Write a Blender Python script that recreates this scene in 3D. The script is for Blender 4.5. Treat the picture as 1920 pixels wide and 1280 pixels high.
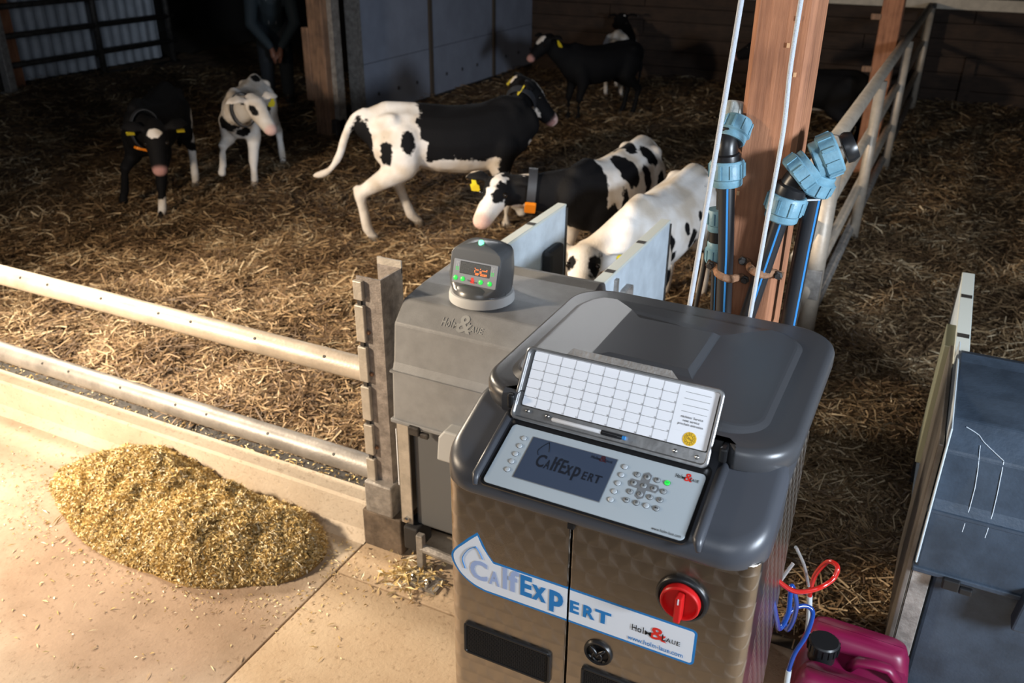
import bpy, math, random
import numpy as np
from math import sin, cos, pi, radians
from mathutils import Vector, Matrix, noise
for o in list(bpy.data.objects): bpy.data.objects.remove(o)
S = bpy.context.scene; COL = S.collection
random.seed(7); RNG = np.random.default_rng(7)

# ------------------------------------------------------------------ camera, world, lights, exposure
YAW, PITCH, ROLL = radians(-26.2), radians(26.3), radians(-0.5)
CAMP = Vector((0, 0, 2.2)); FPX = 1654.0
fwd = Vector((sin(YAW)*cos(PITCH), cos(YAW)*cos(PITCH), -sin(PITCH)))
rgt = Vector((cos(YAW), -sin(YAW), 0)); dwn = fwd.cross(rgt)
rgt, dwn = cos(ROLL)*rgt + sin(ROLL)*dwn, -sin(ROLL)*rgt + cos(ROLL)*dwn
cam = bpy.data.cameras.new('camera'); camo = bpy.data.objects.new('camera', cam); COL.objects.link(camo)
cam.sensor_width = 36; cam.lens = FPX/1920*36; cam.clip_start = .05; cam.clip_end = 100
M3 = Matrix((rgt, -dwn, -fwd)).transposed(); camo.matrix_world = Matrix.Translation(CAMP) @ M3.to_4x4()
cam.dof.use_dof = True; cam.dof.focus_distance = 2.0; cam.dof.aperture_fstop = 5.0
S.camera = camo
S.view_settings.view_transform = 'Standard'; S.view_settings.look = 'None'
S.view_settings.gamma = 1; S.view_settings.exposure = 0.0; S.view_settings.use_curve_mapping = False
W = bpy.data.worlds.new('world'); S.world = W; W.use_nodes = True
W.node_tree.nodes['Background'].inputs[0].default_value = (.75, .85, 1, 1)
W.node_tree.nodes['Background'].inputs[1].default_value = 0.05

def area(name, loc, target, size, power, color, size_y=None, spread=180):
    l = bpy.data.lights.new(name, 'AREA'); l.energy = power; l.color = color; l.size = size
    if size_y: l.shape = 'RECTANGLE'; l.size_y = size_y
    l.spread = radians(spread)
    o = bpy.data.objects.new(name, l); COL.objects.link(o); o.location = loc
    o.rotation_euler = (Vector(target)-Vector(loc)).to_track_quat('-Z', 'Y').to_euler(); return o
area('key_lamp', (-5.2, 3.0, 2.4), (-2.0, 2.2, .3), .35, 105, (1, .85, .66), spread=125)
area('warm_lamp', (-4.1, .25, 2.0), (-2.5, 3.2, .3), .30, 122, (1, .80, .58), spread=115)
area('cool_lamp', (2.6, .5, 2.1), (-1.5, 4.2, .5), .5, 95, (.78, .88, 1.0), spread=110)
area('sky_door', (.6, -3.0, 3.6), (-.6, 2.0, .8), 2.4, 62, (.86, .92, 1.0), 1.6)
area('rear_lid_light', (-5.6, 10.6, 4.05), (-.6, 1.6, 1.4), 3.2, 13, (.95, .97, 1.0), .9, spread=70)  # added unseen light for the bright lid facet; no window is known there

# ------------------------------------------------------------------ helpers
def ray(px, py): return (rgt*((px-960)/FPX) + dwn*((py-640)/FPX) + fwd)
def on(axis, val, px, py):
    r = ray(px, py); return CAMP + r*((val-CAMP[axis])/r[axis])
class Plane:
    def __init__(s, o, u, v):
        s.o = Vector(o); s.u = Vector(u).normalized(); s.v = Vector(v).normalized(); s.n = s.u.cross(s.v)
    def uv(s, px, py):
        r = ray(px, py); t = (s.o-CAMP).dot(s.n)/r.dot(s.n); q = CAMP+r*t-s.o
        return q.dot(s.u), q.dot(s.v)
    def P(s, a, b, h=0.0): return s.o + s.u*a + s.v*b + s.n*h

class MB:
    def __init__(s): s.v = []; s.f = []; s.mi = []; s.cur = 0
    def add(s, vs, fs):
        b = len(s.v); s.v += [tuple(x) for x in vs]; s.f += [tuple(b+i for i in q) for q in fs]; s.mi += [s.cur]*len(fs); return s
    def box(s, c, d, rot=None):
        vs = [Vector((x*d[0]/2, y*d[1]/2, z*d[2]/2)) for x in (-1, 1) for y in (-1, 1) for z in (-1, 1)]
        if rot is not None: vs = [rot @ q for q in vs]
        c = Vector(c)
        return s.add([q+c for q in vs], [(0,1,3,2),(4,6,7,5),(0,4,5,1),(2,3,7,6),(0,2,6,4),(1,5,7,3)])
    def bx(s, x0, x1, y0, y1, z0, z1): return s.box(((x0+x1)/2, (y0+y1)/2, (z0+z1)/2), (x1-x0, y1-y0, z1-z0))
    def rings(s, rs, cap0=True, cap1=True, close=False):
        n = len(rs[0]); vs = [p for r in rs for p in r]; fs = []
        m = len(rs)
        for i in range(m if close else m-1):
            a, b = i*n, ((i+1) % m)*n
            for k in range(n):
                k2 = (k+1) % n; fs.append((a+k, a+k2, b+k2, b+k))
        if not close:
            if cap0: fs.append(tuple(reversed(range(n))))
            if cap1: fs.append(tuple((m-1)*n+k for k in range(n)))
        return s.add(vs, fs)
    def tube(s, pts, rad, seg=12, up=None, round_ends=False, close=False):
        pts = [Vector(p) for p in pts]; n = len(pts)
        if not isinstance(rad, list): rad = [rad]*n
        rad = [r if isinstance(r, (tuple, list)) else (r, r) for r in rad]
        if round_ends:
            t0 = (pts[0]-pts[1]).normalized(); t1 = (pts[-1]-pts[-2]).normalized()
            r0, r1 = min(rad[0]), min(rad[-1])
            pts = [pts[0]+t0*r0*.9, pts[0]+t0*r0*.6] + pts + [pts[-1]+t1*r1*.6, pts[-1]+t1*r1*.9]
            sc = lambda r, k: (r[0]*k, r[1]*k)
            rad = [sc(rad[0], .4), sc(rad[0], .8)] + rad + [sc(rad[-1], .8), sc(rad[-1], .4)]; n = len(pts)
        rs = []; prev = None
        for i in range(n):
            if close: t = pts[(i+1) % n]-pts[i-1]
            else: t = pts[min(i+1, n-1)]-pts[max(i-1, 0)]
            t = t.normalized()
            if up is not None:
                uu = Vector(up) - t*Vector(up).dot(t)
                if uu.length < 1e-4: uu = t.orthogonal()
            elif prev is None: uu = t.orthogonal()
            else:
                uu = prev - t*prev.dot(t)
            uu.normalize(); prev = uu; rr = t.cross(uu)
            rs.append([pts[i] + rr*(rad[i][0]*cos(2*pi*k/seg)) + uu*(rad[i][1]*sin(2*pi*k/seg)) for k in range(seg)])
        return s.rings(rs, close=close)
    def lathe(s, o, axis, prof, seg=24, cap=True):
        o = Vector(o); ax = Vector(axis).normalized(); a = ax.orthogonal().normalized(); b = ax.cross(a)
        return s.rings([[o + ax*h + (a*cos(2*pi*k/seg) + b*sin(2*pi*k/seg))*r for k in range(seg)] for r, h in prof], cap, cap)
    def prism(s, outline, pl, h0, h1):
        a = [pl.P(u, v, h0) for u, v in outline]; b = [pl.P(u, v, h1) for u, v in outline]
        return s.rings([a, b])
    def build(s, name, mat, parent=None, smooth=False, bevel=0, seg=2, auto=None):
        me = bpy.data.meshes.new(name); off = parent_pos(parent)
        me.from_pydata([(x-off[0], y-off[1], z-off[2]) for x, y, z in s.v], [], s.f)
        mats = mat if isinstance(mat, (list, tuple)) else [mat]
        for m in mats: me.materials.append(m)
        if len(mats) > 1: me.polygons.foreach_set('material_index', s.mi)
        o = bpy.data.objects.new(name, me); COL.objects.link(o)
        if parent: o.parent = parent
        fix_normals(me)
        if smooth: me.polygons.foreach_set('use_smooth', [True]*len(me.polygons))
        if auto is not None: me.set_sharp_from_angle(angle=radians(auto))
        if bevel:
            b = o.modifiers.new('bevel', 'BEVEL'); b.width = bevel; b.segments = seg; b.limit_method = 'ANGLE'; b.angle_limit = radians(35)
            b.harden_normals = False
        return o
import bmesh
def fix_normals(me):
    bm = bmesh.new(); bm.from_mesh(me); bmesh.ops.recalc_face_normals(bm, faces=bm.faces); bm.to_mesh(me); bm.free()
POS = {}
def parent_pos(p):
    r = Vector((0, 0, 0))
    while p is not None: r = r + POS.get(p.name, Vector((0,0,0))); p = p.parent
    return r
def thing(name, label, cat, loc, group=None):
    o = bpy.data.objects.new(name, None); COL.objects.link(o); o.location = loc; o.empty_display_size = .1
    POS[o.name] = Vector(loc); o['label'] = label; o['category'] = cat
    if group: o['group'] = group
    return o
def tag(o, label, cat, group=None, kind=None):
    o['label'] = label; o['category'] = cat
    if group: o['group'] = group
    if kind: o['kind'] = kind
    return o
def struct(o): o['kind'] = 'structure'; return o
def rrect(u0, u1, v0, v1, r, n=6):
    out = []
    for cx, cy, a0 in ((u1-r, v1-r, 0), (u0+r, v1-r, 90), (u0+r, v0+r, 180), (u1-r, v0+r, 270)):
        for k in range(n+1):
            a = radians(a0+90*k/n); out.append((cx+r*cos(a), cy+r*sin(a)))
    return out
def smoothpath(pts, n=8):
    P = [Vector(p) for p in pts]; out = []
    for i in range(len(P)-1):
        p0 = P[max(i-1, 0)]; p1 = P[i]; p2 = P[i+1]; p3 = P[min(i+2, len(P)-1)]
        for k in range(n):
            t = k/n; out.append(.5*((2*p1) + (p2-p0)*t + (2*p0-5*p1+4*p2-p3)*t*t + (3*p1-p0-3*p2+p3)*t**3))
    out.append(P[-1]); return out
GL = {}
def glyph(s, bold=0.0):
    k = (s, bold)
    if k not in GL:
        c = bpy.data.curves.new('t', 'FONT'); c.body = s; c.size = 1; c.resolution_u = 3; c.offset = bold
        o = bpy.data.objects.new('t', c); me = bpy.data.meshes.new_from_object(o)
        GL[k] = ([tuple(v.co) for v in me.vertices], [tuple(p.vertices) for p in me.polygons])
        bpy.data.objects.remove(o); bpy.data.meshes.remove(me); bpy.data.curves.remove(c)
    return GL[k]
def fit(mb, s, pl, u0, u1, v0, v1, h=.0008, bold=0.0, shear=0, rot=0):
    vs, fs = glyph(s, bold); xs = [v[0] for v in vs]; ys = [v[1] for v in vs]
    x0, x1, y0, y1 = min(xs), max(xs), min(ys), max(ys); out = []
    for x, y, _ in vs:
        a = (x-x0)/max(x1-x0, 1e-6); b = (y-y0)/max(y1-y0, 1e-6)
        if rot == 180: a, b = 1-a, 1-b
        out.append(pl.P(u0+a*(u1-u0)+shear*b*(v1-v0), v0+b*(v1-v0), h))
    mb.add(out, fs)
def write(mb, s, pl, u, v, size, h=.0008, bold=0.0, align='L'):
    vs, fs = glyph(s, bold); w = max(x for x, y, z in vs)*size
    u -= {'L': 0, 'C': w/2, 'R': w}[align]
    mb.add([pl.P(u+x*size, v+y*size, h) for x, y, z in vs], fs)

# ------------------------------------------------------------------ materials
def mat(name, col, rough=.5, metal=0, bump=0, bscale=200, var=0, vscale=8, spec=.5, col2=None, emit=None, estr=1, coat=0, trans=0):
    m = bpy.data.materials.new(name); m.use_nodes = True; nt = m.node_tree; b = nt.nodes['Principled BSDF']
    b.inputs['Base Color'].default_value = (*col, 1); b.inputs['Roughness'].default_value = rough; b.inputs['Metallic'].default_value = metal
    b.inputs['Specular IOR Level'].default_value = spec; b.inputs['Coat Weight'].default_value = coat
    if trans: b.inputs['Transmission Weight'].default_value = trans
    tc = nt.nodes.new('ShaderNodeTexCoord')
    if var or col2:
        n = nt.nodes.new('ShaderNodeTexNoise'); n.inputs['Scale'].default_value = vscale; n.inputs['Detail'].default_value = 6; n.inputs['Roughness'].default_value = .65
        nt.links.new(tc.outputs['Object'], n.inputs['Vector'])
        r = nt.nodes.new('ShaderNodeValToRGB'); r.color_ramp.elements[0].position = .35; r.color_ramp.elements[1].position = .65
        c2 = col2 or tuple(min(1, c*(1+var)) for c in col); c1 = col if col2 else tuple(c*(1-var) for c in col)
        r.color_ramp.elements[0].color = (*c1, 1); r.color_ramp.elements[1].color = (*c2, 1)
        nt.links.new(n.outputs['Fac'], r.inputs[0]); nt.links.new(r.outputs[0], b.inputs['Base Color'])
    if bump:
        n = nt.nodes.new('ShaderNodeTexNoise'); n.inputs['Scale'].default_value = bscale; n.inputs['Detail'].default_value = 4
        nt.links.new(tc.outputs['Object'], n.inputs['Vector'])
        bp = nt.nodes.new('ShaderNodeBump'); bp.inputs['Strength'].default_value = bump; bp.inputs['Distance'].default_value = .01
        nt.links.new(n.outputs['Fac'], bp.inputs['Height']); nt.links.new(bp.outputs[0], b.inputs['Normal'])
    if emit: b.inputs['Emission Color'].default_value = (*emit, 1); b.inputs['Emission Strength'].default_value = estr
    return m
def N(nt, t, **kw):
    n = nt.nodes.new(t)
    for k, v in kw.items(): setattr(n, k, v)
    return n
def ramp(nt, stops, src):
    r = nt.nodes.new('ShaderNodeValToRGB'); e = r.color_ramp.elements
    while len(e) < len(stops): e.new(.5)
    for q, (p, c) in zip(e, stops): q.position = p; q.color = (*c, 1)
    nt.links.new(src, r.inputs[0]); return r.outputs[0]

def concrete_mat(name, base, light, stain=None):
    m = mat(name, base, .85); nt = m.node_tree; b = nt.nodes['Principled BSDF']
    tc = N(nt, 'ShaderNodeTexCoord'); co = tc.outputs['Object']
    def nz(sc, d=8, r=.65):
        n = N(nt, 'ShaderNodeTexNoise'); n.inputs['Scale'].default_value = sc; n.inputs['Detail'].default_value = d; n.inputs['Roughness'].default_value = r
        nt.links.new(co, n.inputs['Vector']); return n.outputs['Fac']
    c = ramp(nt, [(.3, base), (.7, light)], nz(3.5))
    sp = ramp(nt, [(.33, (.55,.5,.45)), (.42, (1,1,1))], nz(45, 4))
    mx = N(nt, 'ShaderNodeMix', data_type='RGBA', blend_type='MULTIPLY'); mx.inputs[0].default_value = .6
    nt.links.new(c, mx.inputs[6]); nt.links.new(sp, mx.inputs[7]); out = mx.outputs[2]
    if stain:
        ce, rad, sc = stain
        mp = N(nt, 'ShaderNodeVectorMath', operation='SUBTRACT'); mp.inputs[1].default_value = ce; nt.links.new(co, mp.inputs[0])
        dv = N(nt, 'ShaderNodeVectorMath', operation='DIVIDE'); dv.inputs[1].default_value = rad; nt.links.new(mp.outputs[0], dv.inputs[0])
        ln = N(nt, 'ShaderNodeVectorMath', operation='LENGTH'); nt.links.new(dv.outputs[0], ln.inputs[0])
        ad = N(nt, 'ShaderNodeMath', operation='MULTIPLY_ADD'); ad.inputs[1].default_value = .7; nt.links.new(nz(5), ad.inputs[0]); nt.links.new(ln.outputs['Value'], ad.inputs[2])
        fa = ramp(nt, [(.95, (1,1,1)), (1.4, (0,0,0))], ad.outputs[0])
        fa2 = N(nt, 'ShaderNodeMapRange'); fa2.inputs[1].default_value = .85; fa2.inputs[2].default_value = 1.45; fa2.inputs[3].default_value = .75; fa2.inputs[4].default_value = 0
        nt.links.new(ad.outputs[0], fa2.inputs[0])
        m2 = N(nt, 'ShaderNodeMix', data_type='RGBA', blend_type='MULTIPLY'); nt.links.new(fa2.outputs[0], m2.inputs[0]); nt.links.new(out, m2.inputs[6]); m2.inputs[7].default_value = (*sc, 1); out = m2.outputs[2]
    nt.links.new(out, b.inputs['Base Color'])
    bp = N(nt, 'ShaderNodeBump'); bp.inputs['Strength'].default_value = .5; bp.inputs['Distance'].default_value = .006
    nt.links.new(nz(60, 8), bp.inputs['Height']); nt.links.new(bp.outputs[0], b.inputs['Normal'])
    return m
def wood_mat(name, c1, c2, axis=2, rough=.8):
    m = mat(name, c1, rough); nt = m.node_tree; b = nt.nodes['Principled BSDF']
    tc = N(nt, 'ShaderNodeTexCoord'); mp = N(nt, 'ShaderNodeMapping'); sc = [45, 45, 45]; sc[axis] = 2.5; mp.inputs['Scale'].default_value = sc
    nt.links.new(tc.outputs['Object'], mp.inputs['Vector'])
    n = N(nt, 'ShaderNodeTexNoise'); n.inputs['Scale'].default_value = 1.6; n.inputs['Detail'].default_value = 8; n.inputs['Roughness'].default_value = .7; nt.links.new(mp.outputs[0], n.inputs['Vector'])
    n2 = N(nt, 'ShaderNodeTexNoise'); n2.inputs['Scale'].default_value = 7; nt.links.new(tc.outputs['Object'], n2.inputs['Vector'])
    ad = N(nt, 'ShaderNodeMath', operation='MULTIPLY_ADD'); ad.inputs[1].default_value = .5; nt.links.new(n2.outputs[0], ad.inputs[0]); nt.links.new(n.outputs['Fac'], ad.inputs[2])
    nt.links.new(ramp(nt, [(.55, c1), (.95, c2)], ad.outputs[0]), b.inputs['Base Color'])
    bp = N(nt, 'ShaderNodeBump'); bp.inputs['Strength'].default_value = .7; bp.inputs['Distance'].default_value = .004
    nt.links.new(n.outputs['Fac'], bp.inputs['Height']); nt.links.new(bp.outputs[0], b.inputs['Normal']); return m
def swirl_mat(name, plane):      # engine-turned stainless: overlapping circular brushing drives the anisotropy tangent
    m = mat(name, (.50, .44, .38), .27, 1); nt = m.node_tree; b = nt.nodes['Principled BSDF']
    tc = N(nt, 'ShaderNodeTexCoord'); sp = N(nt, 'ShaderNodeSeparateXYZ'); nt.links.new(tc.outputs['Object'], sp.inputs[0])
    def M(op, a, bb=None):
        n = N(nt, 'ShaderNodeMath', operation=op)
        for i, q in enumerate((a, bb)):
            if q is None: continue
            if isinstance(q, (int, float)): n.inputs[i].default_value = q
            else: nt.links.new(q, n.inputs[i])
        return n.outputs[0]
    a = M('MULTIPLY', sp.outputs[0 if plane == 'xz' else 1], 24.0); c = M('MULTIPLY', sp.outputs[2], 30.0)
    row = M('FLOOR', c); sh = M('MULTIPLY', M('MODULO', M('ABSOLUTE', row), 2.0), .5); a2 = M('ADD', a, sh)
    da = M('SUBTRACT', M('FRACT', a2), .5); dc = M('SUBTRACT', M('FRACT', c), .1)
    rr = M('SQRT', M('ADD', M('MULTIPLY', da, da), M('MULTIPLY', dc, dc)))
    cb = N(nt, 'ShaderNodeCombineXYZ'); nx = M('MULTIPLY', dc, -1.0)
    nt.links.new(nx, cb.inputs[0 if plane == 'xz' else 1]); nt.links.new(da, cb.inputs[2])
    nm = N(nt, 'ShaderNodeVectorMath', operation='NORMALIZE'); nt.links.new(cb.outputs[0], nm.inputs[0]); nt.links.new(nm.outputs[0], b.inputs['Tangent'])
    b.inputs['Anisotropic'].default_value = .75
    wv = M('SINE', M('MULTIPLY', rr, 110.0)); bp = N(nt, 'ShaderNodeBump'); bp.inputs['Strength'].default_value = .05; bp.inputs['Distance'].default_value = .001
    nt.links.new(wv, bp.inputs['Height']); nt.links.new(bp.outputs[0], b.inputs['Normal']); return m

CONC = concrete_mat('concrete_rough', (.34, .275, .205), (.50, .42, .33), ((-2.3, 1.55, 0), (.95, .55, 1), (.62, .48, .40)))
CONC2 = concrete_mat('concrete_smooth', (.43, .31, .20), (.55, .43, .30))
KERB = concrete_mat('kerb_concrete', (.46, .38, .29), (.60, .52, .42))
GALV = mat('galvanised', (.52, .48, .42), .5, .55, .15, 150, .18, 12)
GALVB = mat('galvanised_dull', (.33, .31, .29), .55, .5, .2, 120, .3, 20)
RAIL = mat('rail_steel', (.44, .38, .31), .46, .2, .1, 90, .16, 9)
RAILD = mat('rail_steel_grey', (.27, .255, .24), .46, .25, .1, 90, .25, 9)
DARKST = mat('dark_steel', (.055, .05, .046), .6, .4, .3, 80, .4, 15)
RUST = mat('rust', (.25, .13, .07), .8, .2, .4, 90, .4, 30)
CAPP = mat('graphite_plastic', (.066, .070, .082), .34, 0, .05, 900, spec=.5)
LIDP = mat('lid_plastic', (.062, .063, .068), .32, 0, .05, 900, spec=.5)
STG = mat('grey_moulded_plastic', (.235, .24, .245), .42, 0, .08, 250, .1, 14)
STG_SHADE = mat('shaded_grey_plastic', (.032, .045, .064), .40, 0, .1, 120, .25, 9)  # same plastic as the left station, its shade put into the colour
BLACK = mat('black_plastic', (.012, .012, .013), .35)
RUB = mat('black_rubber', (.02, .02, .022), .6)
HOSEB = mat('hose_black', (.018, .019, .022), .38)
BLUEL = mat('blue_line', (.03, .22, .55), .5)
FITB = mat('fitting_blue', (.14, .28, .36), .45, 0, .1, 150, .15, 20)
WHITEP = mat('white_print', (.80, .83, .88), .4)
PAPER = mat('paper', (.86, .88, .93), .25)
INK = mat('ink_black', (.01, .01, .01), .6)
PBLUE = mat('print_blue', (.015, .20, .52), .4); PBLUE2 = mat('print_pale_blue', (.36, .46, .72), .4); PRED = mat('print_red', (.75, .03, .02), .4)
PANEL = mat('panel_grey', (.46, .52, .56), .35); LCD = mat('lcd', (.055, .075, .12), .18); LCDT = mat('lcd_text', (.012, .016, .026), .4)
KEY = mat('key_grey', (.20, .21, .22), .5); KEYL = mat('key_light', (.50, .54, .57), .4)
GREEN = mat('green_led', (.01, .22, .04), .4, emit=(.03, .8, .08), estr=.9); ORANGE = mat('orange_led', (.8, .15, .02), .4, emit=(1, .22, .05), estr=2.4)
REDP = mat('red_plastic', (.62, .015, .015), .35); STEEL = mat('bright_steel', (.62, .60, .57), .22, 1); STEELD = mat('board_steel', (.42, .42, .42), .32, .85, .05, 60, .15, 30)
YEL = mat('yellow_sticker', (.85, .52, .02), .4); TAGY = mat('ear_tag_yellow', (.75, .62, .03), .5); TAGO = mat('collar_orange', (.85, .25, .01), .5)
SWF = swirl_mat('swirled_stainless_front', 'xz'); SWS = swirl_mat('swirled_stainless_side', 'yz')
WOODP = wood_mat('post_wood', (.21, .085, .042), (.46, .20, .10)); WOODD = wood_mat('dark_plank_wood', (.022, .013, .009), (.06, .034, .021), 0); WOODL = wood_mat('weathered_post', (.10, .06, .04), (.34, .19, .11))
SANDW = mat('panel_blue_white', (.27, .30, .38), .5, 0, .05, 60, .1, 3); SHEET = mat('corrugated_grey', (.40, .44, .50), .5, 0, 0, 50, .12, 6)
PVCW = mat('white_board', (.55, .63, .70), .4, 0, .05, 60, .12, 9); PVCE = mat('board_edge', (.62, .66, .62), .5)
MAG = mat('magenta_plastic', (.17, .004, .042), .42); TUBR = mat('red_tube', (.48, .014, .01), .2, coat=.5); TUBB = mat('blue_tube', (.008, .05, .26), .2, coat=.5)
CLEAR = mat('clear_tube', (.75, .78, .8), .1, trans=.8)
CORD = mat('white_cord', (.50, .54, .60), .6, 0, .4, 500); CORDB = mat('black_cord', (.02, .02, .02), .6)

# ------------------------------------------------------------------ setting
m = MB(); m.bx(-14, 4, -3, 14, -.3, -.03); floor = m.build('floor', mat('sub_floor', (.12, .10, .08), .9)); struct(floor)
def slab(x0, x1, y0, y1, mt):
    n = MB(); n.bx(x0, x1, y0, y1, -.08, 0); return n.build('slab', mt, floor, bevel=.003)
slab(-6.5, -1.694, .2, 2.32, CONC); slab(-1.688, .6, .2, 1.985, CONC2); slab(-1.688, .6, 1.992, 2.36, CONC2); slab(.606, 2, .2, 2.36, CONC2)
# kerb with a coved foot
m = MB(); prof = [(2.16, 0), (2.185, .012), (2.198, .035), (2.203, .155), (2.212, .165), (2.285, .165), (2.285, 0)]
m.rings([[Vector((x, y, z)) for y, z in prof] for x in np.linspace(-6.5, -1.69, 30)])
kerb = struct(m.build('kerb', KERB))
m = MB(); m.bx(-6.5, -1.6, 2.287, 2.293, 0, .15); m.bx(-6.5, -1.6, 2.287, 2.40, .10, .108)
tr = struct(m.build('kerb_ledge', DARKST))
# back wall of brown planks with a pale beam on top
m = MB(); m.bx(-8, 4, 12.42, 12.5, -.05, 1.1); wb = struct(m.build('wall_back', WOODD))
for z0, z1, k in ((0, .2, 0), (.205, .40, 1), (.405, .585, 2), (.615, .79, 3), (.795, .97, 4), (.975, 1.12, 5)):
    xs = [-8, -4.6+.5*(k % 2), -1.2+.6*(k % 3), 1.2+.3*(k % 2), 4]
    for a, b in zip(xs, xs[1:]):
        n = MB(); n.bx(a+.004, b-.004, 12.36+.008*(k % 2), 12.42, z0, z1); n.build('plank', WOODD, wb, bevel=.006)
m = MB(); m.bx(-3, 4, 12.3, 12.55, 1.13, 1.26); struct(m.build('trim_1', mat('pale_beam', (.62, .55, .45), .7, var=.15), bevel=.01))
m = MB(); m.bx(.0, .12, 12.26, 12.36, 0, .6); m.build('batten', WOODD, wb)
# dark end wall above/behind
m = MB(); m.bx(-15, 4, 13.9, 14.0, -.3, 5); m.bx(-14.1, -14, -3, 14, -.3, 5); struct(m.build('wall_far', mat('dark_wall', (.03, .028, .026), .9)))
m = MB(); m.bx(-15, 4, 1.5, 14, 4.6, 4.7); struct(m.build('ceiling', mat('roof_dark', (.05, .045, .04), .9)))

# sandwich-panel partition
pw = MB(); pw.bx(-5.9, -5.79, 7.95, 12.42, .0, .085); pw = struct(pw.build('wall_partition', DARKST))
for y0, y1 in ((8.06, 9.46), (9.56, 11.10), (11.2, 12.36)):
    n = MB(); n.bx(-5.87, -5.80, y0, y1, .085, 2.2)
    o = n.build('wall_panel', SANDW, pw, bevel=.006)
    b = MB(); b.bx(-5.80, -5.797, y0+.01, y1-.01, .645, .65); 
    for k in range(3): b.lathe((-5.80, y0+.3+.4*k, .3), (1, 0, 0), [(.022, -.01), (.022, .006), (.012, .01)], 10)
    b.build('joint', mat('panel_joint', (.05, .05, .06), .7) if 'panel_joint' not in bpy.data.materials else bpy.data.materials['panel_joint'], o)
for y in (9.51, 11.15):
    n = MB(); n.bx(-5.86, -5.79, y-.035, y+.035, .06, 2.2); n.build('joint_strip', mat('brown_strip', (.09, .07, .055), .7), pw)
n = MB(); n.bx(-5.88, -5.76, 7.94, 8.05, 0, 2.2); n.build('edge_channel', GALVB, pw)

# left end: corrugated sheet wall
sw = MB()
wl = MB(); wl.bx(-11.25, -11.2, 6.2, 10.3, -.05, .06); wl = struct(wl.build('wall_left', DARKST))
for i in range(4):
    n = MB(); y0 = 6.3+i*1.0; K = 41; fr = []; bk = []
    for k in range(K):
        y = y0 + k/(K-1)*.995; d = .018*max(-1, min(1, 1.6*sin(2*pi*(y*6.0))))
        fr.append((-11.12+d, y)); bk.append((-11.125+d-.004, y))
    out = fr+bk[::-1]; n.rings([[Vector((x, y, z)) for x, y in out] for z in (.06, 1.9)])
    n.build('corrugated_sheet', SHEET, wl, smooth=True, auto=40)

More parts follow.
